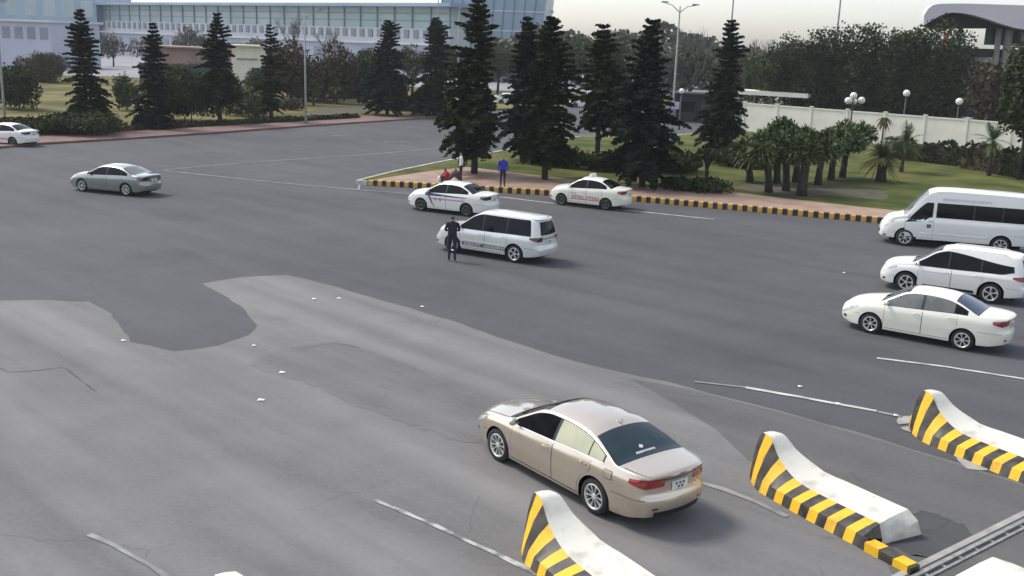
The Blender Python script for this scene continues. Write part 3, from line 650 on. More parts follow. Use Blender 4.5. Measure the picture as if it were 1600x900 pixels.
class Body:
    def __init__(s, sp):
        s.sp = sp; s.h = sp['L']/2; s.ts = {}
    def g(s, k, x): return pchip(s.sp[k], x)
    def sec(s, x):
        key = round(x, 4)
        if key in s.ts: return s.ts[key]
        w, zs, zt, sl = s.g('w', x), s.g('zs', x), s.g('zt', x), s.g('sill', x)
        h = max(zt-zs, .02); c = min(.085, .62*h); hh = h-c; wb = .935*w
        yr = wb-s.sp['k']*hh
        s.ts[key] = (w, zs, zt, sl, h, c, hh, wb, yr); return s.ts[key]
    def yside(s, x, z):
        w, zs, zt, sl, h, c, hh, wb, yr = s.sec(x)
        if z <= zs: return w*pchip(SIDE, (z-sl)/(zs-sl))
        t = (z-zs)/max(hh, 1e-4)
        if t <= 1: return wb+(yr-wb)*t+.018*math.sin(math.pi*t)*min(1, hh/.3)
        q = min(1, (z-zs-hh)/c); return yr*(1-q)**(1/2.3)
    def dx(s, x, z):
        r = s.sp['ramp']; a = sstep(-s.h+r, -s.h, x); b = sstep(s.h-.4, s.h, x)
        return a*pchip(s.sp['D'], z)+b*pchip(s.sp['F'], z)
    def P(s, x, z, sg=1):
        return Vector((x+s.dx(x, z), sg*s.yside(x, z), z))
    def T(s, x, y):
        w, zs, zt, sl, h, c, hh, wb, yr = s.sec(x)
        q = min(1, abs(y)/yr); z = zs+hh+c*(1-q**2.3)
        return Vector((x+s.dx(x, z)+s.bow(x)*(1-q**2.2), y, z))
    def bow(s, x):
        return s.sp['fbulge']*sstep(s.h-.75, s.h, x)-s.sp['bulge']*sstep(-s.h+.5, -s.h, x)
    def zrail(s, x):
        q = s.sec(x); return q[1]+q[6]
    def E(s, f, z, front=False):
        x = s.h if front else -s.h; b = s.sp['fbulge'] if front else -s.sp['bulge']
        return Vector((x+s.dx(x, z)+b*(1-abs(f)**2.2), f*s.yside(x, z), z))
    def sp0x(s, x, z): return x+s.dx(x, z)
    def zb(s, x):
        z = s.g('sill', x); a, wr = s.sp['arch'], s.sp['wr']
        for xc in (s.sp['xf'], s.sp['xr']):
            if abs(x-xc) < a: z = max(z, wr+math.sqrt(a*a-(x-xc)**2))
        return z
    def build(s, paint, parent):
        sp = s.sp; h = s.h; xs = set(np.round(np.linspace(-h, h, 76), 4)); a = sp['arch']
        for e in (-1, 1):
            for q in (.01, .025, .045, .075): xs.add(round(e*(h-q), 4))
        xs = {x for x in xs if all(abs(abs(x-c)-a) > .015 for c in (sp['xf'], sp['xr']))}
        for c in (sp['xf'], sp['xr']):
            for t in range(0, 181, 9):
                x = c+a*math.cos(R(t))
                if abs(x) < h: xs.add(round(x, 4))
            sl = s.g('sill', c); dxs = math.sqrt(max(a*a-(sl-sp['wr'])**2, 0)) if sl > sp['wr'] else a
            xs.add(round(c+a+.002, 4)); xs.add(round(c-a-.002, 4))
        xs = sorted(xs); v = []; f = []; ns = 13; nu = 6; nc = 9; n = ns+nu+nc
        capy = [1, .985, .95, .88, .76, .58, .38, .19, 0]
        for x in xs:
            w, zs, zt, sl, hgt, c, hh, wb, yr = s.sec(x); b0 = min(s.zb(x), zs-.02); row = []
            for j in range(ns):
                z = b0+(zs-b0)*j/(ns-1); row.append(s.P(x, z))
            for j in range(1, nu+1):
                z = zs+hh*j/nu; row.append(s.P(x, z))
            for q in capy[1:]:
                row.append(s.T(x, yr*q))
            n = len(row); v += row
        nr = len(xs); half = len(v)
        v += [Vector((p.x, -p.y, p.z)) for p in v]
        for i in range(nr-1):
            for j in range(n-1):
                q = i*n+j; f.append((q, q+n, q+n+1, q+1)[::-1]); f.append((half+q, half+q+n, half+q+n+1, half+q+1))
        # end caps
        for front in (False, True):
            i = (nr-1) if front else 0; cols = 12; base = len(v)
            x = h if front else -h
            for j in range(n):
                p = v[i*n+j]; yy = p.y
                for k in range(cols+1):
                    fr = 1-2*k/cols; yref = s.sec(x)[8] if j >= ns+nu-1 else yy
                    b = (sp['fbulge'] if front else -sp['bulge'])*(1-min(1, abs(fr*yy)/yref)**2.2)
                    # fade bulge near the top edge row
                    v.append(Vector((s.sp0x(x, p.z)+b, yy*fr, p.z)))
            for j in range(n-1):
                for k in range(cols):
                    q = base+j*(cols+1)+k; fc = (q, q+1, q+cols+2, q+cols+1)
                    f.append(fc if front else fc[::-1])
        bm = bmesh.new(); bv = [bm.verts.new(p) for p in v]
        for q in f:
            try: bm.faces.new([bv[k] for k in q])
            except ValueError: pass
        bmesh.ops.remove_doubles(bm, verts=bm.verts, dist=.0004); bmesh.ops.dissolve_degenerate(bm, edges=bm.edges, dist=.0003)
        bmesh.ops.recalc_face_normals(bm, faces=bm.faces)
        me = bpy.data.meshes.new('body'); bm.to_mesh(me); bm.free(); me.materials.append(M[paint])
        me.polygons.foreach_set('use_smooth', [True]*len(me.polygons)); me.set_sharp_from_angle(angle=R(48)); me.update()
        o = link('body', me, parent); return o
def grid_part(name, fn, nu, nv, mat, parent, eps, outward, smooth=True):
    """fn(u,v)->Vector on the surface; pushed outward by eps"""
    P = [[fn(i/nu, j/nv) for j in range(nv+1)] for i in range(nu+1)]; v = []; f = []
    for i in range(nu+1):
        for j in range(nv+1):
            a = P[min(i+1, nu)][j]-P[max(i-1, 0)][j]; b = P[i][min(j+1, nv)]-P[i][max(j-1, 0)]; n = a.cross(b)
            if n.length < 1e-9: n = Vector(outward)
            n.normalize()
            if n.dot(Vector(outward)) < 0: n = -n
            v.append(P[i][j]+n*eps)
    flip = None
    for i in range(nu):
        for j in range(nv):
            q = i*(nv+1)+j; fc = (q, q+nv+1, q+nv+2, q+1)
            if flip is None:
                nn = (v[fc[1]]-v[fc[0]]).cross(v[fc[3]]-v[fc[0]]); flip = nn.dot(Vector(outward)) < 0
            f.append(fc[::-1] if flip else fc)
    return mk(name, v, f, mat, parent, smooth)
WHEELS = {}
def wheel_mesh(r, wd, style):
    key = (r, wd, style)
    if key in WHEELS: return WHEELS[key]
    rr = r*.70
    mb = MB(); mb.lathe([(rr, -wd/2+.02), (rr+.015, -wd/2), (r-.03, -wd/2+.004), (r-.006, -wd/2+.025), (r, -wd/4), (r, wd/4), (r-.006, wd/2-.025), (r-.03, wd/2-.004), (rr+.015, wd/2), (rr, wd/2-.02)], 36, 'y')
    ty = mb.build('wheel', 'rubber', None, True, 40); tm = ty.data; bpy.data.objects.remove(ty)
    mb = MB()
    mb.lathe([(rr+.004, wd/2-.012), (rr-.012, wd/2-.004), (rr-.028, wd/2-.02), (rr-.032, wd/2-.07)], 36, 'y', mi=0)
    mb.lathe([(rr-.03, wd/2-.07), (.0, wd/2-.075)], 36, 'y', mi=1)
    mb.lathe([(.0, wd/2-.012), (.045, wd/2-.014), (.055, wd/2-.03), (.055, wd/2-.07)], 18, 'y', mi=0)
    nsp = {'ten': 10, 'five': 5, 'seven': 7, 'steel': 6}[style]; sw = {'ten': .26, 'five': .34, 'seven': .30, 'steel': .36}[style]
    for k in range(nsp):
        a = 2*math.pi*k/nsp; pts = []
        for rad, ww, yo in ((.04, .6, -.022), (rr*.55, .75, -.020), (rr-.018, 1.0, -.014)):
            half = ww*sw*(2*math.pi/nsp)*.5*max(rad, .09)/1.0
            half = min(half, .06 if style != 'five' else .075)
            for s_, dy in ((-1, -.03), (-1, 0), (1, 0), (1, -.03)):
                t = Vector((-math.sin(a), 0, math.cos(a))); ra = Vector((math.cos(a), 0, math.sin(a)))
                pts.append(ra*rad+t*(s_*half)+Vector((0, wd/2+yo+dy, 0)))
        f = []
        for i in range(2):
            for j in range(3): f.append((4*i+j, 4*i+j+1, 4*i+5+j, 4*i+4+j))
        mb.add(pts, f, 0)
    ri = mb.build('rim', [('rim' if style != 'steel' else 'rim_dark'), 'rim_back'], None, True, 35); rm = ri.data; bpy.data.objects.remove(ri)
    WHEELS[key] = (tm, rm); return WHEELS[key]
def marks(name, B, x0, x1, z0, z1, mat, parent, seed, sg=1, eps=.009, n=9):
    r = random.Random(seed); mb = MB(); wd = (x1-x0)/n
    for k in range(n):
        if k == n//2: continue
        a = x0+wd*(k+.1); b = a+wd*r.uniform(.55, .82)
        for s0, s1, q0, q1 in [((a, a+wd*.2, z0, z1)), (b-wd*.2, b, z0+(z1-z0)*r.choice((0, .4)), z1), (a, b, *(r.choice(((z0, z0+(z1-z0)*.22), (z1-(z1-z0)*.22, z1), (z0+(z1-z0)*.4, z0+(z1-z0)*.6)))))]:
            q = []
            for (x, z) in ((s0, q0), (s1, q0), (s1, q1), (s0, q1)):
                p = B.P(x, z, sg); p.y += sg*(eps+.0006*len(mb.f) % .002); q.append(p)
            mb.add(q, [(0, 1, 2, 3)])
    o = mb.build(name, mat, parent); return o
def make_car(name, spec, paint, loc, rz, label, glass='glass', wheel='ten', rear_glass=None, side_glass=None, tail='tail', group=None, rimm=None, doors=True, cat='car', ws_glass=None):
    B = Body(spec); sp = spec; h = B.h
    root = thing(name, loc, label, cat, rz, group)
    B.build(paint, root)
    fx = sp['L']/({False: 4.82, True: 4.58}[sp['mpv']] if cat != 'van' else 5.68); fz = sp['H']/({False: 1.47, True: 1.75}[sp['mpv']] if cat != 'van' else 2.5)
    W2 = sp['W']/2; a = sp['arch']; wr = sp['wr']
    # underbody and wheel arches
    mb = MB(); mb.box(-h+.22, -W2+.27, .19*fz, h-.3, W2-.27, .42)
    for xa, xb in ((sp['xr']+a+.01, sp['xf']-a-.01),): mb.box(xa, -W2+.06, B.g('sill', 0)+.015, xb, W2-.06, B.g('sill', 0)+.06)
    for xc in (sp['xf'], sp['xr']):
        for sg in (-1, 1):
            v = []; f = []
            for t in range(0, 181, 12):
                x, z = xc+(a+.002)*math.cos(R(t)), wr+(a+.002)*math.sin(R(t))
                yo = B.yside(max(-h, min(h, x)), z)-.012
                v += [(x, sg*(W2-.32), z), (x, sg*yo, z)]
            n = len(v)//2; f = [(2*i, 2*i+1, 2*i+3, 2*i+2) for i in range(n-1)]
            b = len(v); v.append((xc, sg*(W2-.32), wr)); f += [(2*i, 2*i+2, b) for i in range(n-1)]
            mb.add(v, f)
    mb.build('underbody', 'under', root)
    # wheels
    tm, rm = wheel_mesh(wr, .21, wheel)
    for xc in (sp['xf'], sp['xr']):
        for sg in (1, -1):
            o = link('wheel', tm, root); o.location = (xc, sg*(W2-.125), wr); o.rotation_euler = (0, (xc*7) % 1.0, 0 if sg > 0 else math.pi)
            r = link('rim', rm, o)
    # glazing
    van = cat == 'van'
    if van: X = dict(ws=(2.05, 1.16), sw=[(2.0, .92), (.76, -.65), (-.72, -1.75), (-1.82, -2.68)], zl=.05, zu=.30)
    elif sp['mpv']: X = dict(ws=(1.30*fx, .38*fx), sw=[(1.14*fx, .12*fx), (.06*fx, -.92*fx), (-.98*fx, -2.0*fx)], zl=.035, zu=.045)
    else: X = dict(ws=(1.11*fx, .30*fx), sw=[(.95*fx, -.14*fx), (-.22*fx, -1.10*fx), (-1.13*fx, -1.47*fx)], zl=.03, zu=.045)
    cs = sp.get('cs', 0)
    X['ws'] = tuple(q+cs for q in X['ws']); X['sw'] = [(q+cs, w_+cs) for q, w_ in X['sw']]
    x0, x1 = X['ws']
    def ws(u, v_):
        x = x0+(x1-x0)*v_; yh = B.sec(x)[8]-.055; return B.T(x, yh*(2*u-1))
    grid_part('windscreen', ws, 12, 12, ws_glass or glass, root, .004, (1, 0, 1))
    if not sp['mpv']:
        xa, xb = -1.12*fx+cs, -1.80*fx+cs
        def rw(u, v_, xa=xa, xb=xb):
            bow = .05*(1-(2*u-1)**2)
            x = (xa)+(xb-bow-xa)*v_; yh = B.sec(x)[8]-.065+.035*v_; return B.T(x, min(yh, B.sec(x)[8]-.03)*(2*u-1))
        def rwt(u, v_, xa=xa, xb=xb):
            bow = .05*(1-(2*u-1)**2)
            x = (xa+.03)+(xb-.035-bow-xa)*v_; yh = B.sec(x)[8]-.035+.035*v_; return B.T(x, min(yh, B.sec(x)[8]-.008)*(2*u-1))
        o = grid_part('rear_window', rw, 14, 10, rear_glass or glass, root, .0065, (-1, 0, 1))
        grid_part('window_seal', rwt, 14, 10, 'trim', root, .003, (-1, 0, 1))
        rear_win = (rw,)
    else:
        za, zb_ = (1.42, 2.0) if van else (1.08*fz, 1.55*fz)
        def rw(u, v_): return B.E((2*u-1)*.80, za+(zb_-za)*v_)
        grid_part('rear_window', rw, 12, 8, rear_glass or glass, root, .006, (-1, 0, 0))
        rear_win = (rw,)
    for sg in (1, -1):
        nW = len(X['sw'])
        # dark surround for all side glass
        xa, xb = X['sw'][0][0]+.03, X['sw'][-1][1]-.03
        def zlo(x): return B.sec(x)[1]+X['zl']-(.20*sstep(.95, 1.35, x) if van else 0)+(sp.get('wedge', 0)*.35*sstep(-1.5, -2.0, x))
        def zhi(x):
            z = B.zrail(x)-X['zu']
            if van: z = min(z, 1.93)
            elif sp['mpv']: z = min(z, 1.60*fz)-sp.get('wedge', 0)*sstep(.3, -2.0, x)
            return z
        if van: xa = .79
        def sur(u, v_, xa=xa, xb=xb):
            x = xa+(xb-xa)*u; l = zlo(x)-.012; hi = max(zhi(x)+.012, l+.01); return B.P(x, l+(hi-l)*v_, sg)
        grid_part('window_seal', sur, 40, 6, 'trim', root, .0025, (0, sg, .2))
        for k, (wa, wb_) in enumerate(X['sw']):
            gm = (side_glass[k] if side_glass else glass)
            def sw(u, v_, wa=wa, wb_=wb_):
                # A-pillar/C-pillar slant follows roof rail automatically
                x = wa+(wb_-wa)*u; l = zlo(x); hi = max(zhi(x), l+.004); return B.P(x, l+(hi-l)*v_, sg)
            grid_part('side_window', sw, 14, 6, gm, root, .006, (0, sg, .2))
    # doors
    if doors:
        if van: DR = [(1.97, .85)]
        elif sp['mpv']: DR = [(1.05*fx, -.02*fx), (-.04*fx, -1.02*fx)]
        else: DR = [(.98*fx+cs*.6, -.20*fx+cs), (-.22*fx+cs, -1.22*fx+cs)]
        for sg in (1, -1):
            for k, (da, db) in enumerate(DR):
                zl = B.g('sill', 0)+.075
                def edge(x, z, last):
                    if last and not van:  # follow the rear arch
                        c = sp['xr']; dz = z-wr; rr = a+.05
                        if abs(dz) < rr: x = max(x, c+math.sqrt(rr*rr-dz*dz))
                    return x
                def dr(u, v_, grow=0.0, da=da, db=db, k=k):
                    zz0 = zl-grow; zz1 = B.sec((da+db)/2)[1]-.012
                    z = zz0+(zz1-zz0)*v_
                    xb = edge(db-grow, z, k == len(DR)-1); xa_ = da+grow
                    x = xa_+(xb-xa_)*u
                    zz = min(z, B.sec(x)[1]-.008); return B.P(x, zz, sg)
                d = grid_part('door', dr, 12, 9, paint, root, .0045, (0, sg, 0))
                grid_part('door_gap', lambda u, v_: dr(u, v_, .009), 12, 9, 'gap', d, .002, (0, sg, 0))
                hx = db+.17*fx if not van else db+.12; hz = B.sec(hx)[1]-.11*fz
                p = B.P(hx, hz, sg); mb = MB()
                mb.tube([(p.x-.085, p.y+sg*.004, p.z), (p.x-.06, p.y+sg*.03, p.z+.004), (p.x+.06, p.y+sg*.03, p.z+.004), (p.x+.085, p.y+sg*.004, p.z)], .014, 6)
                mb.build('handle', paint if not van else 'trim', d, True)
    # mirrors
    for sg in (1, -1):
        mx = X['sw'][0][0]-.10; z0 = B.sec(mx)[1]+.07; p = B.P(mx, z0, sg); c = p+Vector((.02, sg*.11, .03))
        mb = MB(); prof = []
        for i in range(7):
            t = math.pi*i/6; prof.append((math.sin(t), -math.cos(t)))
        v = []; f = []
        for (r_, hh) in prof:
            for k in range(10):
                w_ = 2*math.pi*k/10; cx, cz = math.cos(w_), math.sin(w_)
                v.append((c.x+.06*hh+(.025 if hh < 0 else 0), c.y+.105*r_*cx, c.z+.072*r_*cz))
        for i in range(6):
            for k in range(10): f.append((i*10+k, i*10+(k+1) % 10, (i+1)*10+(k+1) % 10, (i+1)*10+k))
        mb.add(v, f); mb.tube([p-Vector((0, sg*.02, .02)), c], .025, 6); mb.build('side_mirror', paint, root, True)
    # lights
    for sg in (1, -1):
        if van: tz = (1.0, 1.45); tx = (-h, -h+.02)
        elif sp['mpv']: tz = (.86*fz, 1.02*fz)
        else: tz = (.80*fz, .965*fz)
        def tlr(u, v_):
            f0 = .50 if not sp['mpv'] else .62
            if van: f0 = .86
            fr = f0+(1.0-f0)*u; z = tz[0]+(tz[1]-tz[0])*v_
            if not sp['mpv']: z += .02*(1-u)*(1 if v_ < .5 else 0)
            return B.E(sg*fr, z)
        t = grid_part('tail_light', tlr, 8, 5, tail, root, .006, (-1, 0, 0))
        if not van:
            def tls(u, v_):
                x = -h+.30*fx*u; lo = tz[0]+.075*u*fz; hi = tz[1]-.02*u*fz; return B.P(x, lo+(hi-lo)*v_, sg)
            grid_part('tail_light_wrap', tls, 7, 5, tail, t, .006, (-.3, sg, 0))
        hzr = (.60*fz, .73*fz) if not van else (.80, 1.05)
        def hl(u, v_):
            x = h-.02-(.50 if not van else .4)*fx*u; zt_ = B.sec(x)[1]-.01; lo = zt_-.13*fz+.07*u; return B.P(x, lo+(zt_-lo)*v_, sg)
        hd = grid_part('headlight', hl, 8, 5, 'lamp', root, .005, (.5, sg, .2))
    # panel gaps
    for sg in (1, -1):
        xh = X['ws'][0]+.12; xe = h-.10
        grid_part('bonnet_gap', lambda u, v_: B.T(xh+(xe-xh)*u, sg*(B.sec(xh+(xe-xh)*u)[8]*.93-.012*v_)), 16, 1, 'gap', root, .003, (0, 0, 1))
        if not sp['mpv']: grid_part('boot_side_gap', lambda u, v_: B.T(-h+.03+(1.82*fx-cs-h+.55)*0+.48*fx*u, sg*(B.sec(-h+.03+.48*fx*u)[8]*.94-.010*v_)), 8, 1, 'gap', root, .003, (0, 0, 1))
        grid_part('bumper_gap', lambda u, v_: B.P(-h+.02+(sp['xr']-a-.03+h-.02)*u, (.60*fz if not van else .8)+.008*v_, sg), 8, 1, 'gap', root, .003, (0, sg, 0))
        grid_part('front_bumper_gap', lambda u, v_: B.P(sp['xf']+a*.8+.06+.16*u, (.56-.05*u)*fz+.008*v_, sg), 5, 1, 'gap', root, .003, (0, sg, 0))
        grid_part('fog_lamp', lambda u, v_: B.P(h-.16+.10*u, (.36+.07*v_)*fz, sg), 3, 3, 'trim', root, .006, (.5, sg, 0))
    # grille and plates
    def gr(u, v_): return B.E((2*u-1)*.62, (.46+.15*v_)*fz, True)
    grid_part('grille', gr, 8, 4, 'trim', root, .005, (1, 0, 0))
    pz = .80*fz if not sp['mpv'] else .80*fz
    if van: pz = .85
    c = B.E(0, pz); mb = MB(); mb.box(-.012, -.19, -.075, 0, .19, .075); pl = mb.build('number_plate', 'plate', root); pl.location = c+Vector((-.004, 0, 0))
    mb = MB()
    for r_ in (0, 1):
        for k in range(3 if r_ else 2):
            y = -.105+.085*k+(.0 if r_ else .03); mb.box(-.0145, y, -.055+.062*r_, -.012, y+.045, -.012+.062*r_)
    mb.build('plate_marks', 'plate_ink', pl)
    return root, B, rear_win[0]
# ================================================================== VEHICLES IN PLACE
def extras_box(name, pts, mat, root, rad=.012, n=5):
    mb = MB(); mb.tube(pts, rad, n); return mb.build(name, mat, root, True)
# champagne sedan
camry = scaled(SED)
cr_, B, rw = make_car('sedan', camry, 'p_tan', (1.40, 18.10, 0), R(128.1), 'champagne gold sedan leaving the toll lane between two striped barriers', 'glass', 'ten', 'glass_teal', ['glass_open', 'glass_pale', 'glass_pale'])
grid_part('trim_bar', lambda u, v_: B.E((2*u-1)*.66, .925+.03*v_), 12, 2, 'chrome', cr_, .012, (-1, 0, 0))
grid_part('boot_lip', lambda u, v_: B.E((2*u-1)*.90, 1.0+.026*v_)+Vector((-.012*v_, 0, 0)), 12, 2, 'p_tan', cr_, .01, (-1, 0, 0))
grid_part('boot_gap', lambda u, v_: B.E((2*u-1)*.86, .655+.012*v_), 12, 1, 'gap', cr_, .004, (-1, 0, 0))
grid_part('bumper_valance', lambda u, v_: B.E((2*u-1)*.80, .30+.09*v_), 12, 2, 'trim', cr_, .004, (-1, 0, 0))
for sg in (1, -1):
    grid_part('reflector', lambda u, v_: B.E(sg*(.70+.16*u), .43+.035*v_), 4, 1, 'tail_dark', cr_, .006, (-1, 0, 0))
grid_part('fuel_flap', lambda u, v_: B.P(-1.74+.17*u, .80+.13*v_, 1), 4, 4, 'p_tan', cr_, .007, (0, 1, 0))
grid_part('flap_gap', lambda u, v_: B.P(-1.75+.19*u, .79+.15*v_, 1), 4, 4, 'gap', cr_, .003, (0, 1, 0))
grid_part('cowl', lambda u, v_: B.T(1.10+.10*v_-.03*(1-(2*u-1)**2)+.03, (B.sec(1.2)[8]-.06)*(2*u-1)), 12, 2, 'trim', cr_, .005, (0, 0, 1))
for sg in (1, -1):
    grid_part('sill_highlight', lambda u, v_: B.P(-.93+1.98*u, .225+.035*v_, sg), 10, 2, 'p_tan', cr_, .012, (0, sg, 0))  # raised strip in body paint, added to draw the highlight along the sill
    grid_part('window_moulding', lambda u, v_: B.P(.95-2.45*u, B.sec(.95-2.45*u)[1]+.008+.018*v_, sg), 24, 1, 'chrome', cr_, .008, (0, sg, 0))
# wipers
mb = MB()
for y0, y1 in ((.55, -.05), (-.05, -.6)):
    mb.tube([B.T(1.10, y0)+Vector((0, 0, .02)), B.T(.98, (y0+y1)/2)+Vector((0, 0, .02)), B.T(1.02, y1)+Vector((0, 0, .02))], .011, 4)
mb.build('wipers', 'trim', cr_)['kind'] = 'stuff'
# pale sticker on the rear window
mb = MB(); r0 = random.Random(4)
for k in range(9):
    u0 = .40+.034*k; pts = []
    for (u, v_) in ((u0, .80), (u0+.024, .80), (u0+.024, .86+r0.uniform(-.015, .015)), (u0, .86)):
        p = rw(u, v_); pts.append(p+Vector((-.006, 0, .009)))
    mb.add(pts, [(0, 1, 2, 3)])
pts = [rw(u, v_)+Vector((-.006, 0, .009)) for u, v_ in ((.52, .68), (.56, .62), (.60, .70), (.56, .74))]; mb.add(pts, [(0, 1, 2, 3)])
mb.build('window_sticker', 'lilac', cr_)
mb = MB(); p = B.T(-.95, 0); v = [p+Vector((.07, -.03, 0)), p+Vector((.07, .03, 0)), p+Vector((-.09, .012, .005)), p+Vector((-.09, -.012, .005)), p+Vector((-.10, 0, .07))]
mb.add(v, [(0, 1, 4), (1, 2, 4), (2, 3, 4), (3, 0, 4)]); mb.build('roof_aerial', 'p_tan', cr_)
# driver's arm resting in the open window
p = B.P(.02, B.sec(.02)[1]+.03, 1)
# white sedan with the blue rear window
vios = scaled(SED, L=4.42, W=1.73, H=1.475, wr=.30, arch=.355, cs=.10)
c1, B1, _ = make_car('sedan', vios, 'p_cream', (12.05, 29.0, 0), R(144.5), 'warm white sedan with a blue-tinted rear window and grey side glass', 'glass', 'seven', 'glass_blue', ['glass_grey', 'glass_grey', 'glass'])
for sg in (1, -1): grid_part('reflector', lambda u, v_: B1.E(sg*(.74+.16*u), .40+.05*v_), 4, 1, 'trim', c1, .006, (-1, 0, 0))
# white people carrier behind it
def from_wheels(pf, pr, sp, hw=None):
    """ground contact pixels of the left front and left rear wheels -> centre and heading"""
    a, b = gp(*pf), gp(*pr); d = (a-b).normalized(); rz = math.atan2(d.y, d.x); mid = (a+b)/2
    mx = (sp['xf']+sp['xr'])/2; left = Vector((-d.y, d.x, 0)); hw = sp['W']/2-.02 if hw is None else hw
    c = mid-d*mx-left*hw; return Vector((c.x, c.y, 0)), rz
xp = scaled(MPV, L=4.47, W=1.75, H=1.70, wr=.34, arch=.42, wedge=.26)
rzx = R(150); lf = gp(1413, 456); dd = Vector((math.cos(rzx), math.sin(rzx), 0)); ll = Vector((-dd.y, dd.x, 0)); cx = lf-dd*xp['xf']-ll*(.86)
c2, B2, _ = make_car('people_carrier', xp, 'p_white', (cx.x, cx.y, 0), rzx, 'white people carrier with dark wedge-shaped windows beside the warm white sedan', 'glass', 'five', group='white people carriers')
for sg in (1, -1):
    grid_part('sill_cladding', lambda u, v_: B2.P(-.78+1.62*u, .27+.10*v_, sg), 10, 2, 'trim', c2, .012, (0, sg, 0))
    mb = MB(); mb.tube([B2.T(.25-.25*k, sg*(B2.sec(.25-.25*k)[8]-.03))+Vector((0, 0, .035 if 0 < k < 8 else .0)) for k in range(9)], .016, 5); mb.build('roof_rail', 'p_white', c2, True)
    grid_part('crease_shade', lambda u, v_: B2.P(1.0-2.9*u, B2.sec(1.0-2.9*u)[1]-.13-.02*v_, sg), 20, 1, 'lilac', c2, .008, (0, sg, 0))  # greyer strip paints the shading of the body crease
# white people carrier stopped by the officer
inn = scaled(MPV, L=4.585, W=1.76, H=1.76)
c3, B3, rw3 = make_car('people_carrier', inn, 'p_pearl', (-.68, 38.68, 0), R(148.9), 'pearl white people carrier with a dark lettered band along its doors', 'glass', 'five', 'glass', tail='tail_dark', group='white people carriers')
grid_part('door_band', lambda u, v_: B3.P(.98-2.0*u if u < .97 else -.95, .40+.13*v_, 1), 14, 3, 'grey_ink', c3, .008, (0, 1, 0))
marks('band_lettering', B3, -.9, .9, .425, .505, 'p_white', c3, 5, 1, .011, 12)['kind'] = 'stuff'
for sg in (1, -1): grid_part('side_moulding', lambda u, v_: B3.P(1.0-1.9*u, .585+.05*v_, sg), 12, 2, 'p_white', c3, .014, (0, sg, 0))
grid_part('rear_garnish', lambda u, v_: B3.E((2*u-1)*.58, .93*1+.05*v_), 8, 2, 'chrome', c3, .01, (-1, 0, 0))
mb = MB()
for k in range(11):
    y = -.55+.11*k; p = B3.E(y/B3.yside(-B3.h, 1.66), 1.66)
    mb.v.append(tuple(p+Vector((.1, 0, .02)))); mb.v.append(tuple(p+Vector((-.14, 0, .0)))); mb.v.append(tuple(p+Vector((-.13, 0, -.03)))); mb.v.append(tuple(p+Vector((.1, 0, -.02))))
for k in range(10):
    for j in range(4): mb.f.append((4*k+j, 4*k+(j+1) % 4, 4*k+4+(j+1) % 4, 4*k+4+j)); mb.i.append(0)
mb.build('rear_spoiler', 'p_pearl', c3, True, 40)
# minibus
van = scaled(VAN)
c4, B4, _ = make_car('minibus', van, 'p_white', (18.9, 43.9, 0), R(161.4), 'white high-roof minibus with a long band of black side windows', 'glass', 'seven', cat='van', ws_glass='glass_grey')  # lighter grey windscreen has its reflection put into the glass colour
grid_part('roof_lettering_band', lambda u, v_: B4.P(.6-1.9*u, 2.05+.10*v_, 1), 10, 2, 'lilac', c4, .006, (0, 1, 0))
grid_part('door_badge', lambda u, v_: B4.P(1.12-.18*u, .86+.16*v_, 1), 3, 3, 'grey_ink', c4, .009, (0, 1, 0))
extras_box('side_rail', [B4.P(1.35-.25*k, .62, 1)+Vector((0, .01, 0)) for k in range(12)], 'p_white', c4, .018)
# taxi at the kerb
tx = scaled(SED, L=4.0, W=1.66, H=1.50, wr=.29, arch=.345, xf=1.27, xr=-1.17, cs=.08)
c5, B5, _ = make_car('taxi', tx, 'p_cream', (3.83, 51.8, 0), R(151.6), 'white taxi with red door lettering and roof sign parked at the striped kerb', 'glass', 'steel', group='white taxis')
grid_part('red_band', lambda u, v_: B5.P(.75-1.65*u, .40+.035*v_, 1), 12, 1, 'red_ink', c5, .0085, (0, 1, 0))
marks('door_lettering', B5, -.80, .72, .45, .60, 'red_ink', c5, 8, 1, .009, 11)
marks('door_logo', B5, .48, .74, .62, .74, 'red_ink', c5, 9, 1, .009, 3)
mb = MB(); p = B5.T(-.05, 0); q = [(-.10, -.28), (.10, -.28), (.10, .28), (-.10, .28)]
mb.add([p+Vector((x, y, 0)) for x, y in q]+[p+Vector((x*.6, y*.9, .15)) for x, y in q], [(0, 1, 5, 4), (1, 2, 6, 5), (2, 3, 7, 6), (3, 0, 4, 7), (4, 5, 6, 7)]); mb.build('roof_sign', 'globe', c5)
# striped white taxi
ty = scaled(SED, L=4.3, W=1.70, H=1.49, wr=.30, arch=.355, cs=.10)
rzy = R(153); lr = gp(728, 338.5); dd = Vector((math.cos(rzy), math.sin(rzy), 0)); ll = Vector((-dd.y, dd.x, 0)); cy = lr-dd*ty['xr']-ll*.82
c6, B6, _ = make_car('taxi', ty, 'p_white', (cy.x, cy.y, 0), rzy, 'white taxi with navy and pink stripes swept along its doors', 'glass', 'steel', tail='tail_dark', group='white taxis')
grid_part('navy_stripe', lambda u, v_: B6.P(1.05-2.25*u, .80+.04*u+(.13-.11*u)*v_, 1), 24, 3, 'dk_blue', c6, .0085, (0, 1, 0))
grid_part('pink_stripe', lambda u, v_: B6.P(.80-1.9*u, .64+.02*u+.075*v_, 1), 24, 3, 'pink_ink', c6, .0085, (0, 1, 0))
grid_part('navy_sweep', lambda u, v_: B6.P(.92-.30*u-.02-.10*v_*(1-u), .82-.52*u, 1), 12, 2, 'dk_blue', c6, .010, (0, 1, 0))
grid_part('red_sweep', lambda u, v_: B6.P(.76-.24*u-.05*v_*(1-u*.5), .66-.36*u, 1), 12, 2, 'red_ink', c6, .011, (0, 1, 0))
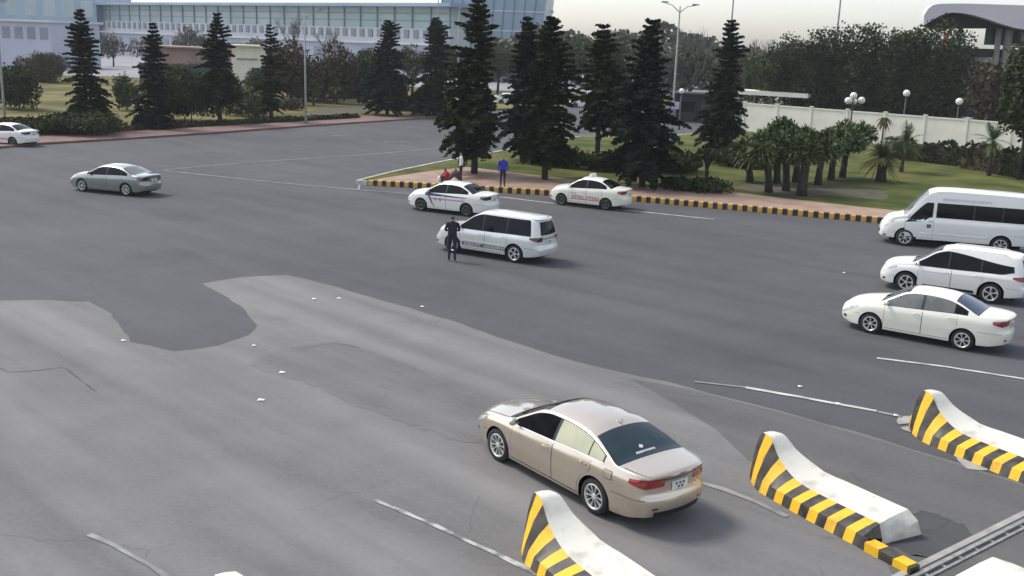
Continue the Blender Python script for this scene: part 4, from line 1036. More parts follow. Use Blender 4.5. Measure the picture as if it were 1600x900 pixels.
marks('door_badge', B6, .15, .55, .58, .72, 'dk_blue', c6, 12, 1, .012, 3)
# silver sedan
cv = scaled(SED, L=4.54, W=1.75, H=1.44, wr=.315, arch=.365, xf=1.36, xr=-1.33)
c7, B7, _ = make_car('sedan', cv, 'p_silver', (-19.93, 50.95, 0), R(160), 'silver grey sedan driving alone across the open asphalt', 'glass', 'seven', 'glass_grey', tail='tail_dark')
grid_part('lower_trim', lambda u, v_: B7.P(-.85+1.8*u, .36+.03*v_, 1), 10, 1, 'chrome', c7, .010, (0, 1, 0))
# car leaving at the left edge
ed = scaled(SED, L=4.3, W=1.73, H=1.50, wr=.31, arch=.365)
rze = R(165); lr = gp(20, 229); dd = Vector((math.cos(rze), math.sin(rze), 0)); ll = Vector((-dd.y, dd.x, 0)); ce = lr-dd*ed['xr']-ll*.83
c8, B8, _ = make_car('taxi', ed, 'p_white', (ce.x, ce.y, 0), rze, 'white taxi with a pink band passing the red-brown pavement by the park', 'glass', 'steel', tail='tail_dark', group='white taxis')
grid_part('pink_band', lambda u, v_: B8.P(.8-1.7*u, .42+.13*v_, 1), 14, 2, 'pink_ink', c8, .0085, (0, 1, 0))
# parked cars glimpsed behind the island trees
for k, (px, py, rz_) in enumerate(((705, 158, 10), (795, 163, 12), (915, 168, 170))):
    g_ = gp(px, py); make_car('parked_car', scaled(SED, L=4.3, W=1.72, H=1.48, wr=.3, arch=.355), 'p_white', (g_.x, g_.y, 0), R(rz_), ('white parked car behind the tallest island conifer', 'white parked car between the tallest conifer and the slim conifer', 'white parked car behind the long-trunked conifer')[k], group='cars parked behind the island trees', doors=False, wheel='steel')
# ================================================================== VEGETATION
def quads_mesh(name, cen, du, dv, mat, parent):
    n = len(cen); V = np.empty((n, 4, 3), np.float32)
    V[:, 0] = cen-du-dv; V[:, 1] = cen+du-dv; V[:, 2] = cen+du+dv; V[:, 3] = cen-du+dv
    me = bpy.data.meshes.new(name); me.vertices.add(n*4); me.vertices.foreach_set('co', V.ravel())
    me.loops.add(n*4); me.loops.foreach_set('vertex_index', np.arange(n*4, dtype=np.int32))
    me.polygons.add(n); me.polygons.foreach_set('loop_start', np.arange(0, n*4, 4, dtype=np.int32)); me.polygons.foreach_set('loop_total', np.full(n, 4, np.int32))
    me.materials.append(M[mat]); me.update(calc_edges=True); me.validate()
    return link(name, me, parent)
def trunk_mesh(name, pts, rad, parent, mat='bark', n=8):
    mb = MB(); mb.tube(pts, rad, n); return mb.build(name, mat, parent, True)
def unit(a): return a/np.maximum(np.linalg.norm(a, axis=-1, keepdims=True), 1e-6)
def conifer(P, H, Rad, label, seed, bare=.12, full=.5, dens=1.0, mat='needle', z0=0.0, open_=0.0, group='dark layered conifers'):
    rs = np.random.RandomState(seed); r = random.Random(seed)
    root = thing('conifer_tree', (P.x, P.y, z0), label, 'tree', r.uniform(0, 6), group)
    bend = [(r.uniform(-.03, .03)*H*k/6, r.uniform(-.03, .03)*H*k/6) for k in range(7)]
    pts = [Vector((bend[k][0]*.25, bend[k][1]*.25, H*k/6)) for k in range(7)]
    trunk_mesh('trunk', pts, [max(.02, (.017*H+.05)*(1-k/6)**.8) for k in range(7)], root)
    nw = int((1-bare)*H/0.31); C_, U_, V_ = [], [], []
    for i in range(nw):
        f = (i+.5)/nw; z = H*(bare+(1-bare)*f)
        prof = (1-f)**.60*min(1, (f+.22)/.34)**.7
        L0 = Rad*prof*1.22+.12
        L0 *= r.uniform(.72, 1.16)*(1+.10*math.sin(f*9+seed)); skew = r.uniform(.1, .3); sph = seed*1.7+f*3.1
        nb = r.choice((6, 7, 8)); ph = r.uniform(0, 6.28)
        if r.random() < open_: nb -= 3
        for b in range(nb):
            a = ph+2*math.pi*b/nb+r.uniform(-.22, .22); L = L0*r.uniform(.58, 1.18)*(1+skew*math.sin(a+sph))
            if r.random() < .10+open_*.35: continue
            up = .10+.45*f; drop = .22*(1-f)+.08
            m = max(8, int(34*dens*L/1.5+8))
            t = np.linspace(.06, 1, m)
            ca, sa = math.cos(a), math.sin(a)
            zz = z+L*(up*t-drop*t*t*1.6)
            for side in (-1, 1):
                tw = (.30*L*(1-t)**.7+.13)*rs.uniform(.6, 1.2, m)
                dirx = ca*.55-side*sa*.83; diry = sa*.55+side*ca*.83
                base = np.stack([ca*L*t, sa*L*t, zz], 1)+rs.normal(0, .03, (m, 3))
                d = np.stack([np.full(m, dirx), np.full(m, diry), rs.uniform(-.25, .35, m)], 1); d = unit(d)
                C_.append(base+d*tw[:, None]*.5); U_.append(d*tw[:, None]*.55)
                w = np.stack([-d[:, 1], d[:, 0], np.zeros(m)], 1); w = w*.5+rs.normal(0, .6, (m, 3)); V_.append(unit(w)*rs.uniform(.045, .095, m)[:, None])
    quads_mesh('crown', np.concatenate(C_), np.concatenate(U_), np.concatenate(V_), mat, root)
    return root
def leafball(rs, c, rad, n, size, shell=.55):
    d = unit(rs.normal(0, 1, (n, 3))); q = shell+(1-shell)*rs.rand(n)**.6
    lump = 1+.16*np.sin(d[:, 0]*5+c[0])*np.cos(d[:, 1]*4+c[1]*2)+.10*np.sin(d[:, 2]*9+c[2])
    p = np.array(c)+d*np.array(rad)*(q*lump)[:, None]+rs.normal(0, .06, (n, 3))*np.mean(rad)
    u = unit(rs.normal(0, 1, (n, 3))+d*.2); w = unit(np.cross(u, d+rs.normal(0, .5, (n, 3))))
    s = size*rs.uniform(.55, 1.3, n)[:, None]
    return p, u*s, w*s*.55
def broad(name, P, lobes, label, seed, mat='leaf_dark', size=.20, dens=1.0, trunk=.2, group=None, cat='tree', z0=0.0, tmat='bark', shell=.55):
    """lobes: list of (dx,dy,z,rx,ry,rz) local"""
    rs = np.random.RandomState(seed); r = random.Random(seed)
    root = thing(name, (P.x, P.y, z0), label, cat, 0, group)
    a, b, c = [], [], []
    for (dx, dy, z, rx, ry, rz) in lobes:
        n = int(dens*34*(rx*ry+ry*rz+rx*rz)/ (size/.2)**1.7)
        p, u, v = leafball(rs, (dx, dy, z), (rx, ry, rz), n, size, shell); a.append(p); b.append(u); c.append(v)
    quads_mesh('crown' if cat == 'tree' else 'foliage', np.concatenate(a), np.concatenate(b), np.concatenate(c), mat, root)
    if trunk:
        mb = MB(); zt_ = min(l[2]-l[5]*.5 for l in lobes)
        zt_ = max(zt_, .3)
        mb.tube([(0, 0, 0), (r.uniform(-.1, .1), r.uniform(-.1, .1), zt_*.6), (r.uniform(-.2, .2), 0, zt_+.3)], [trunk, trunk*.8, trunk*.6], 7)
        for (dx, dy, z, rx, ry, rz) in lobes[:6]: mb.tube([(0, 0, zt_*.7), (dx*.5, dy*.5, (zt_+z)/2), (dx, dy, z)], [trunk*.55, trunk*.35, trunk*.12], 5)
        mb.build('trunk' if cat == 'tree' else 'stem', tmat, root, True)
    return root
def autolobes(w, h, zc, n, seed, dy=None):
    r = random.Random(seed); out = []
    for k in range(n):
        t = r.uniform(-1, 1); q = r.uniform(-.6, .6); s = r.uniform(.34, .52)
        out.append((t*w*.62, q*(dy or w)*.6, zc+h*r.uniform(-.34, .36)*(1-.5*abs(t)), w*s, (dy or w)*s, h*s*.72))
    return out
def bare_tree(P, H, spread, label, seed, mat='bark_pale', depth=5, group='leafless trees'):
    r = random.Random(seed); root = thing('bare_tree', (P.x, P.y, 0), label, 'tree', 0, group); tr_ = MB(); br = MB()
    def grow(p, d, L, rad, lv):
        q = p+d*L*.5+Vector((r.uniform(-.08, .08), r.uniform(-.08, .08), 0))*L; e = p+d*L
        (tr_ if lv == 0 else br).tube([p, q, e], [rad, rad*.82, rad*.62], 4 if lv > 1 else 6, cap=False)
        if lv >= depth: return
        for k in range(r.choice((2, 3, 3))):
            ax = Vector((r.uniform(-1, 1)*spread, r.uniform(-1, 1)*spread, r.uniform(.25, 1))).normalized()
            nd = (d*.55+ax*.75).normalized(); grow(p+d*L*r.uniform(.7, 1), nd, L*r.uniform(.6, .82), rad*.6, lv+1)
    grow(Vector((0, 0, 0)), Vector((r.uniform(-.05, .05), 0, 1)), H*.32, .016*H, 0)
    tr_.build('trunk', mat, root, True); br.build('branches', mat, root, True)
    return root
def frond_head(name, parent, c, n, L, seed, mat='leaf_palm', w=.08, droop=.7, up=(-.35, 1.35), seg=5, leaflets=False):
    rs = random.Random(seed); v = []; f = []
    for k in range(n):
        a = rs.uniform(0, 6.283); el = rs.uniform(*up); l = L*rs.uniform(.7, 1.1); ca, sa = math.cos(a), math.sin(a); pts = []
        for i in range(seg+1):
            t = i/seg; rr = l*t*math.cos(el); zz = l*(math.sin(el)*t-droop*t*t*max(.15, math.cos(el))*.75); pts.append(Vector((c[0]+ca*rr, c[1]+sa*rr, c[2]+zz)))
        s = Vector((-sa, ca, 0))
        if leaflets:
            for i in range(1, 15):
                t = i/14; q = t*seg; j = min(int(q), seg-1); p = pts[j].lerp(pts[j+1], q-j); tl = l*.30*math.sin(math.pi*min(1, t*.9+.12))
                for sg in (-1, 1):
                    d = (s*sg*.85+(pts[j+1]-pts[j]).normalized()*.5-Vector((0, 0, .25))).normalized(); b = len(v); e = p+d*tl; x = (pts[j+1]-pts[j]).normalized()*.028
                    v += [p-x, p+x, e]; f.append((b, b+1, b+2))
            b = len(v)
            for p in pts: v += [p-s*.02, p+s*.02]
            f += [(b+2*i, b+2*i+1, b+2*i+3, b+2*i+2) for i in range(seg)]
        else:
            b = len(v)
            for i, p in enumerate(pts):
                ww = w*(1-(i/seg)**2*.9)*(.6+.4*min(1, i)); v += [p-s*ww, p+s*ww+Vector((0, 0, .01))]
            f += [(b+2*i, b+2*i+1, b+2*i+3, b+2*i+2) for i in range(seg)]
    return mk(name, v, f, mat, parent)
def palm(P, H, L, n, label, seed, lean=(0, 0), z0=KZ, heads=1, leaflets=False, mat='leaf_palm', group='stocky palms in a clump', trad=.15, up=(-.35, 1.35), tuft=False):
    r = random.Random(seed); root = thing('palm_tree', (P.x, P.y, z0), label, 'palm', r.uniform(0, 1), group); top = Vector((lean[0], lean[1], H))
    trunk_mesh('trunk', [Vector((0, 0, -.05)), top*.3+Vector((lean[0]*-.12, 0, 0)), top*.7, top], [trad*1.25, trad, trad*.95, trad*.8], root, 'bark', 9)
    for k in range(heads):
        c = top+Vector((r.uniform(-1.0, 1.0), r.uniform(-.8, .8), r.uniform(-.45, .6)))*(1 if heads > 2 else .7) if k else top
        if k: trunk_mesh('branch', [top*.75, top*.9+(c-top)*.4, c], [trad*.6, trad*.5, trad*.4], root)
        frond_head('fronds', root, c, n, L, seed+k*31, mat, leaflets=leaflets, up=up)
        if tuft:
            rs = np.random.RandomState(seed+k); nn_ = 420; d = unit(rs.normal(0, 1, (nn_, 3))+np.array([0, 0, .25])); q = rs.uniform(.25, 1, nn_)[:, None]
            p = np.array(c)+d*q*np.array([L*.80, L*.80, L*.62]); u = unit(d+rs.normal(0, .45, (nn_, 3))-np.array([0, 0, .25])); w_ = unit(np.cross(u, rs.normal(0, 1, (nn_, 3))))
            quads_mesh('crown_leaves', p, u*rs.uniform(.12, .24, nn_)[:, None], w_*rs.uniform(.03, .06, nn_)[:, None], mat, root)
    return root

# ---- conifers: (base px, base py, top py, radius m, words, ...)
CON = [
 (137, 200, 14, 1.75, 'full dark conifer by the small white office block at the park edge', 1, .02, .0),
 (245, 200, 34, 1.35, 'dark conifer with a rounded tip at the pavement beside the low dark bush', 2, .05, .15),
 (344, 192, 20, 1.75, 'pointed dark conifer between the reddish shed and the white kiosk', 3, .2, .1),
 (424, 188, 37, 1.25, 'ragged narrow conifer with thin branches right of the white kiosk', 4, .1, .5),
 (605, 180, 31, 2.35, 'broad pointed conifer in front of the columned terminal front', 5, .06, .0),
 (678, 180, 27, 2.55, 'tall dense conifer beside the street lamp at the road bend', 6, .05, .0),
 (741, 271, -2, 1.95, 'tallest conifer on the island beside the three people', 7, .12, .05),
 (816, 252, 26, 1.75, 'slim conifer behind the man in the blue jacket', 8, .10, .05),
 (851, 280, 24, 1.75, 'conifer on the island just behind the kerbside taxi', 9, .12, .05),
 (932, 262, 38, 1.75, 'conifer with a long bare lower trunk behind the kerbside taxi', 10, .30, .05),
 (1003, 292, 30, 2.0, 'wide bushy conifer growing right of the kerbside taxi', 11, .08, .0),
 (1125, 245, 30, 1.65, 'conifer with a star-shaped tip near the wall end', 12, .06, .0)]
for (px, py, ty_, rd, lab, sd_, bare_, op_) in CON:
    isl_ = px > 700; P = gp(px, py, KZ if isl_ else .12); H = ztop(P, ty_)-(KZ if isl_ else .12)
    conifer(P, H, rd, lab, sd_, bare=bare_, dens=1.0 if px > 700 else .9, mat=('needle', 'needle2', 'needle3')[sd_ % 3], z0=(KZ if isl_ else .12)-.05, open_=op_)
# bushy skirts on the big island conifers
def bush(px, py, w, h, label, seed, mat='leaf_dark', size=.11, z0=None, dens=1.6, name='shrub', n=5, dy=None, group='park shrubs'):
    P = gp(px, py, .12); r = random.Random(seed)
    lb = [(r.uniform(-.5, .5)*w*.8, r.uniform(-.4, .4)*w*.7, h*r.uniform(.38, .62), w*r.uniform(.3, .45), (dy or w)*r.uniform(.3, .45), h*r.uniform(.34, .45)) for k in range(n)]
    return broad(name, P, lb, label, seed, mat, size, dens, .06, group, 'shrub', .1)
bush(300, 190, 5.6, 4.4, 'dark spreading shrub between two conifers on the park lawn', 21, 'leaf_dark', n=7)
bush(186, 172, 1.8, 3.6, 'yellow-green upright shrub right of the fullest park conifer', 22, 'leaf_mid')
bush(214, 174, 1.5, 3.0, 'slender yellow-green shrub with sparse leaves', 23, 'leaf_mid', dens=1.0)
bush(388, 182, 3.8, 2.9, 'low rounded green shrub left of the ragged conifer', 24, 'leaf_mid')
bush(30, 170, 4.2, 4.2, 'dark green shrub beside the grey lamp post', 25, 'leaf_dark', n=6)
bush(64, 128, 5, 4.5, 'brownish green tree-like shrub below the small office block', 26, 'leaf_brown', n=6)
bush(130, 208, 5.0, 1.5, 'low dark ground shrub under the fullest park conifer', 27, 'leaf_dark', n=8)
bush(60, 208, 5.0, 1.1, 'low hedge shrub along the pavement by the passing taxi', 28, 'leaf_dark', n=8)
bush(455, 172, 2.2, 1.2, 'reddish brown low shrub on the dry lawn', 29, 'leaf_brown')
bush(640, 172, 4.5, 1.5, 'low green shrub between the two tall conifers at the bend', 30, 'leaf_mid', n=7)
bush(575, 150, 3.5, 4.0, 'round mid-green shrub left of the broad pointed conifer', 31, 'leaf_mid', n=6)
bush(320, 130, 4, 3.2, 'green clipped shrub before the teal fence', 32, 'leaf_mid', n=7)
bush(275, 131, 4, 3.0, 'green shrub before the teal fence beside the rounded conifer', 33, 'leaf_mid', n=7)
bush(465, 156, 6.5, 4.6, 'dark brown thicket left of the young yellowish palms', 34, 'leaf_brown', n=8)
bush(535, 152, 7.0, 4.4, 'dark thicket behind the young yellowish palms', 35, 'leaf_dark', n=8)
bush(595, 154, 6.0, 4.2, 'dark thicket behind the broad pointed conifer', 36, 'leaf_dark', n=8)
bush(262, 150, 4.6, 4.0, 'dark thicket behind the rounded conifer', 37, 'leaf_dark', n=7)
bush(335, 150, 4.6, 3.6, 'dark thicket behind the pointed conifer', 38, 'leaf_dark', n=7)
bush(425, 150, 4.6, 3.8, 'dark thicket behind the ragged conifer', 39, 'leaf_dark', n=7)
for k, (px, py) in enumerate(((490, 165), (527, 163))):
    P = gp(px, py, .12); palm(P, 2.0, 1.3, 60, ('young yellowish palm beside the tall grey lamp post', 'young yellowish palm on the dry lawn right of the lamp post')[k], 400+k, z0=.12, mat='leaf_yel', group='young palms on the dry lawn', leaflets=True, trad=.12)
# trimmed low hedge along the far pavement
def hedge(A, B, w, h, label, seed, mat='leaf_dark', size=.09, dens=60):
    rs = np.random.RandomState(seed); d = (B-A); L = d.length; root = thing('hedge', (A.x, A.y, A.z), label, 'hedge', math.atan2(d.y, d.x))
    n = int(L*dens*(w+2*h)); s = rs.rand(n)*L; wob = 1+.12*np.sin(s*1.7)+.08*np.sin(s*4.1+1)
    t = rs.rand(n)*(w+2*h); y = np.where(t < h, -w/2, np.where(t < h+w, t-h-w/2, w/2)); z = np.where(t < h, t, np.where(t < h+w, h, t-h-w))*wob
    p = np.stack([s, y*wob, np.maximum(z, .03)], 1)+rs.normal(0, .05, (n, 3)); u = unit(rs.normal(0, 1, (n, 3))); v = unit(np.cross(u, rs.normal(0, 1, (n, 3))))
    quads_mesh('foliage', p, u*size, v*size*.6, mat, root)
    mb = MB(); mb.box(0, -w/2+.08, 0, L, w/2-.08, h-.1); mb.build('twigs', 'leaf_brown', root); return root
hedge(gp(150, 207, .12), gp(560, 184, .12), .5, .38, 'low clipped hedge edging the park lawn beside the far pavement', 41)
n2 = Vector((wd.y, -wd.x, 0))
hA = gp(1385, 250); hB = gp(1500, 263); hC = gp(1512, 266); hD = gp(1640, 290)
hedge(hA, hB, 1.3, 1.55, 'dark clipped hedge along the foot of the white wall', 42, dens=45, size=.12)
hedge(hC, hD, 1.5, 1.75, 'dark clipped hedge at the wall beyond the gap towards the shade tree', 43, dens=45, size=.12)
# broad dark trees in the park middle
def bt(px, basepy, toppy, w, label, seed, mat='leaf_dark', n=9, zfrac=.62, size=.17, dens=1.0, Y=None, group='broadleaf trees behind the park', hf=.55):
    P = gp(px, basepy) if Y is None else at(px, 60, Y); P.z = 0; H = ztop(P, toppy)
    return broad('broadleaf_tree', P, autolobes(w, H*hf, H*zfrac, n, seed, w*.8), label, seed, mat, size, dens, .22, group)
bt(455, 165, 70, 3.6, 'brownish broadleaf tree left of the grey lamp post', 51, 'leaf_brown', 10, .58, hf=.85)
bt(505, 162, 68, 4.2, 'dark brownish broadleaf tree right of the grey lamp post', 52, 'leaf_brown', 10, .55, hf=.9)
bt(560, 160, 74, 4.0, 'dark green broadleaf tree left of the broad pointed conifer', 53, 'leaf_dark', 10, .55, hf=.9)
bt(645, 150, 60, 3.0, 'olive broadleaf tree between the two conifers at the bend', 54, 'leaf_mid', 8, .6, Y=150)
bt(705, 140, 52, 3.6, 'olive broadleaf tree behind the slim street lamp', 55, 'leaf_mid', 8, .6, Y=160)
bt(780, 140, 60, 4.5, 'olive tree showing between the two tallest island conifers', 56, 'leaf_mid', 8, .6, Y=165)
bt(890, 150, 40, 5.5, 'grey-green tree rising behind the long-trunked conifer', 57, 'leaf_mid', 10, .58, Y=150, dens=.8)
bt(955, 150, 36, 5.0, 'grey-green tree behind the wide bushy conifer', 58, 'leaf_mid', 10, .58, Y=155, dens=.8)
bt(1030, 150, 48, 5.0, 'grey-green tree behind the tall double-armed lamp', 59, 'leaf_grey', 9, .52, Y=150, dens=.7, hf=.8)
bt(1085, 150, 60, 5.5, 'pale olive tree left of the star-tipped conifer', 60, 'leaf_mid', 9, .5, Y=158, dens=.8, hf=.8)
bt(1165, 150, 68, 5.0, 'olive brown tree right of the star-tipped conifer', 61, 'leaf_brown', 9, .5, Y=150, dens=.8, hf=.8)
bt(1215, 150, 62, 5.0, 'olive tree at the edge of the dense dark grove', 62, 'leaf_mid', 9, .5, Y=145, hf=.8)
for k, (px, tp, w_, lab) in enumerate(((1243, 72, 3.8, 'dense dark tree at the left end of the grove behind the wall'), (1298, 46, 4.4, 'dense dark tree below the slender mast in the grove behind the wall'), (1365, 38, 4.8, 'tall dense dark tree in the middle of the grove behind the wall'), (1425, 52, 4.2, 'dense dark tree behind the single post lantern in the grove'), (1475, 42, 3.6, 'dense dark tree touching the curved canopy building'))):
    P = at(px, 60, 112-1.2*k); P.z = 0; H = ztop(P, tp)
    broad('broadleaf_tree', P, autolobes(w_, H*.95, H*.52, 15, 70+k, 4), lab, 70+k, 'leaf_dark', .13, 1.15, .3, 'dense grove behind the wall', shell=.45)
P = gp(1590, 285); H = ztop(P, 88); broad('broadleaf_tree', P, autolobes(2.6, H*.75, H*.6, 9, 81, 2.4), 'dark shade tree with a thin stem at the end of the hedge', 81, 'leaf_dark', .14, 1.3, .12, z0=KZ-.05)
P = at(1585, 60, 100); P.z = 0; H = ztop(P, 100); broad('broadleaf_tree', P, autolobes(4.2, H*.9, H*.52, 10, 82, 3), 'brownish dark tree below the canopy columns', 82, 'leaf_brown', .22, 1.2, .2)
# small clipped tree on the lawn
P = gp(1103, 293, KZ); broad('small_tree', P, [(0, 0, 1.9, .8, .7, .35), (-.4, .1, 1.75, .5, .5, .28), (.45, 0, 1.8, .5, .5, .3)], 'small umbrella-shaped tree standing alone on the island lawn', 83, 'leaf_mid', .10, 2.0, .14, z0=KZ-.05)
bush(1090, 300, 3.0, .9, 'low dark shrub at the pavement edge near the small umbrella tree', 84, 'leaf_dark')
bush(1165, 262, 3.6, 1.6, 'low leafy shrub left of the palm clump', 85, 'leaf_dark', n=6)
for k, (px, py) in enumerate(((880, 262), (955, 268), (1040, 270))):
    bush(px, py, 3.2, 1.3, ('dark low shrub under the conifers behind the kerbside taxi', 'dark low shrub at the foot of the long-trunked conifer', 'dark low shrub at the foot of the wide bushy conifer')[k], 86+k, 'leaf_dark', n=6)
# ---- palms on the island
PAL = [(1201, 300, 2.35, (-.6, 0), 3, 'palm with a leaning trunk at the left of the clump'), (1228, 298, 2.9, (-.1, .2), 3, 'palm with a straight reddish trunk in the middle of the clump'),
       (1252, 305, 2.7, (.15, 0), 4, 'palm with the thickest trunk nearest the pavement'), (1278, 288, 2.5, (.3, .1), 3, 'palm behind the thick-trunked palm'), (1316, 277, 2.3, (.1, 0), 3, 'palm at the right end of the clump by the globe lamp'), (1172, 284, 1.7, (-.3, .2), 3, 'shorter palm spreading over the low leafy shrub'), (1214, 286, 2.2, (-.2, .1), 3, 'bushy palm behind the leaning trunk'), (1243, 284, 2.4, (.1, .1), 3, 'bushy palm behind the straight reddish trunk'), (1298, 281, 2.2, (.1, .1), 3, 'bushy palm left of the globe lamp post')]
for k, (px, py, H, ln, hd, lab) in enumerate(PAL):
    palm(gp(px, py, KZ), H, 1.1, 60, lab, 500+17*k, ln, heads=hd+3, tuft=True, trad=.2 if k != 2 else .26)
palm(gp(1376, 283, KZ), 1.5, 1.5, 70, 'bushy palm with a brown flower stalk on the lawn before the wall', 610, (0, 0), leaflets=True, mat='leaf_yel', trad=.3, group='feathery palms', up=(-.7, 1.2))
palm(gp(1408, 268, KZ), 2.1, 1.7, 26, 'feathery palm with long arching fronds before the hedge', 620, (.1, 0), leaflets=True, trad=.12, group='feathery palms')
palm(gp(1545, 274, KZ), 2.4, 1.7, 24, 'feathery palm with drooping fronds beside the shade tree', 630, (-.3, 0), leaflets=True, trad=.12, group='feathery palms')
P = gp(1371, 272, KZ); st_ = thing('flower_stalk', (P.x, P.y, KZ-.05), 'dry brown stalk with a drooping tuft before the white wall', 'plant'); Hs = ztop(P, 188)
trunk_mesh('stem', [(0, 0, 0), (.05, 0, Hs*.5), (.02, 0, Hs)], [.07, .06, .05], st_, 'bark_pale'); frond_head('tuft', st_, (.0, 0, Hs), 40, .75, 77, 'leaf_brown', up=(-1.4, .2), droop=1.0)
for k, (px, tp, w_, lab) in enumerate(((175, 48, 5, 'pale distant tree between the office block and the hall'), (225, 52, 5, 'pale distant tree before the terminal beside the rounded conifer'), (295, 44, 6, 'pale distant tree before the terminal left of the pointed conifer'), (325, 50, 5, 'pale distant tree before the terminal above the reddish shed'), (395, 56, 5, 'pale distant tree before the terminal above the white kiosk'))):
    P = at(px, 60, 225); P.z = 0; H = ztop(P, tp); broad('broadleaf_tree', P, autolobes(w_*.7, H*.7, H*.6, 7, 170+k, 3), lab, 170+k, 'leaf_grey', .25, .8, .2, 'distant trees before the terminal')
# leafless trees
P = at(462, 60, 135); P.z = 0; bare_tree(P, ztop(P, -6)*.95, .9, 'leafless tree rising above the brownish trees by the lamp post', 91)
P = at(520, 60, 140); P.z = 0; bare_tree(P, ztop(P, 15)*.95, .9, 'leafless spreading tree in front of the columned terminal front', 92)
P = at(1055, 60, 150); P.z = 0; bare_tree(P, ztop(P, 18), .9, 'leafless twiggy tree behind the tall double-armed lamp', 93)
P = at(1085, 60, 150); P.z = 0; bare_tree(P, ztop(P, 24), .9, 'leafless twiggy tree beside the star-tipped conifer', 94)
P = at(1190, 60, 150); P.z = 0; bare_tree(P, ztop(P, 34), 1.0, 'leafless tree in the gap before the dense grove', 95)
P = at(1225, 60, 150); P.z = 0; bare_tree(P, ztop(P, 42), 1.0, 'leafless tree touching the dense grove', 96)
# distant tree belt
rsb = np.random.RandomState(5); n = 26000
xs_ = rsb.uniform(-10, 330, n); hh_ = 9+2.0*np.sin(xs_*.07)+1.5*np.sin(xs_*.23+1)+.8*np.sin(xs_*.71)
pz = rsb.rand(n)**.7*hh_; p = np.stack([xs_, 215+rsb.normal(0, 3, n), pz], 1); u = unit(rsb.normal(0, 1, (n, 3))); v = unit(np.cross(u, rsb.normal(0, 1, (n, 3))))
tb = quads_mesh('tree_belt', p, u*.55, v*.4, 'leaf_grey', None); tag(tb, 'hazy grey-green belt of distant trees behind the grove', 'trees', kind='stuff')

# ================================================================== LAMPS, POSTS
def lamp_post(P, H, label, arms=((1, 0),), rad=.09, mat='pole', armL=1.6, z0=0.0):
    root = thing('street_lamp', (P.x, P.y, z0), label, 'street lamp', 0, 'street lamps')
    mb = MB(); mb.tube([(0, 0, -.05), (0, 0, .5), (0, 0, H)], [rad*1.35, rad, rad*.55], 8); mb.build('post', mat, root, True)
    mb = MB(); mb.box(-.22, -.22, -.05, .22, .22, .12); mb.build('base', 'concrete', root)
    for (dx, dz) in arms:
        mb = MB(); mb.tube([(0, 0, H-.5), (dx*armL*.5, 0, H-.05+dz*.5), (dx*armL, 0, H+dz)], [.04, .035, .03], 6); mb.build('arm', mat, root, True)
        mb = MB(); mb.add([(dx*armL-.3, -.12, H+dz), (dx*armL+.35, -.09, H+dz+.03), (dx*armL+.35, .09, H+dz+.03), (dx*armL-.3, .12, H+dz), (dx*armL-.25, -.08, H+dz+.14), (dx*armL+.25, -.05, H+dz+.13), (dx*armL+.25, .05, H+dz+.13), (dx*armL-.25, .08, H+dz+.14)], [(3, 2, 1, 0), (4, 5, 6, 7), (0, 1, 5, 4), (1, 2, 6, 5), (2, 3, 7, 6), (3, 0, 4, 7)]); mb.build('lamp_head', mat, root)
    return root
P = gp(478, 195); lamp_post(P, ztop(P, 20), 'grey lamp post at the far pavement in front of the brownish trees', ((1, .3),), z0=0.0, rad=.10)
P = gp(1048, 221); lamp_post(P, ztop(P, 10), 'tall double-armed lamp post at the back of the island', ((1, .1), (-1, .25)), rad=.11, armL=1.3)
P = at(717, 60, 150); P.z = 0; lamp_post(P, ztop(P, 11), 'slim street lamp showing between the two dense conifers', ((-.5, .0), (.5, .0)), armL=1.2, rad=.12)
P = gp(8, 192); lamp_post(P, ztop(P, 4), 'grey lamp post behind the passing taxi with the pink band', ((.6, .1), (-.6, .1)), rad=.12, armL=1.2)
def mast(px, Y, label, top=-30, rad=.12):
    P = at(px, 60, Y); P.z = 0; root = thing('mast', P, label, 'mast', 0, 'slender masts against the sky'); H = ztop(P, top)
    mb = MB(); mb.tube([(0, 0, 0), (0, 0, H*.5), (0, 0, H)], [rad*1.4, rad*1.2, rad], 7); mb.build('pole', 'pole', root, True); mb = MB(); mb.box(-.4, -.4, 0, .4, .4, .25); mb.build('base', 'concrete', root)
mast(1141, 170, 'slender mast beside the star-tipped conifer'); mast(1307, 150, 'slender mast rising out of the dense grove'); mast(684, 190, 'very thin mast above the dense conifer at the bend', rad=.07)
def globe_lamp(P, H, offs, label, gr=.22, z0=KZ, cat='lantern'):
    root = thing('globe_lamp', (P.x, P.y, z0), label, cat, 0, 'globe lanterns')
    mb = MB(); mb.tube([(0, 0, -.05), (0, 0, .3), (0, 0, H)], [.13, .07, .06], 8); mb.build('post', 'pole_dark', root, True)
    for (x, y, z) in offs:
        mb = MB(); 
        if x or y: mb.tube([(0, 0, H-.35), (x*.6, y*.6, H+z-gr*1.5), (x, y, H+z-gr*1.0)], .035, 5)
        else: mb.tube([(0, 0, H-.05), (0, 0, H+z-gr*.8)], .05, 5)
        mb.tube([(x, y, H+z-gr*1.15), (x, y, H+z-gr*.7)], [.06, .13], 8); mb.build('bracket', 'pole_dark', root)
        mb = MB(); mb.lathe([(gr*math.sin(math.pi*k/8)+.001, -gr*math.cos(math.pi*k/8)) for k in range(9)], 14, 'z', (x, y, H+z)); mb.build('globe', 'globe', root, True)
P = gp(1322, 258, KZ); globe_lamp(P, ztop(P, 166), ((-.34, 0, .15), (.0, 0, .50), (.62, .1, .20), (.2, .5, .1)), 'dark lantern post with several white globes above the palm clump', .25)
P = WA+wd*14.0+Vector((0, 7, 0)); 
P = at(1427, 60, 92); P.z = 0; globe_lamp(P, ztop(P, 152), ((0, 0, .35),), 'single white globe lantern before the dense grove', .30, 0.0)
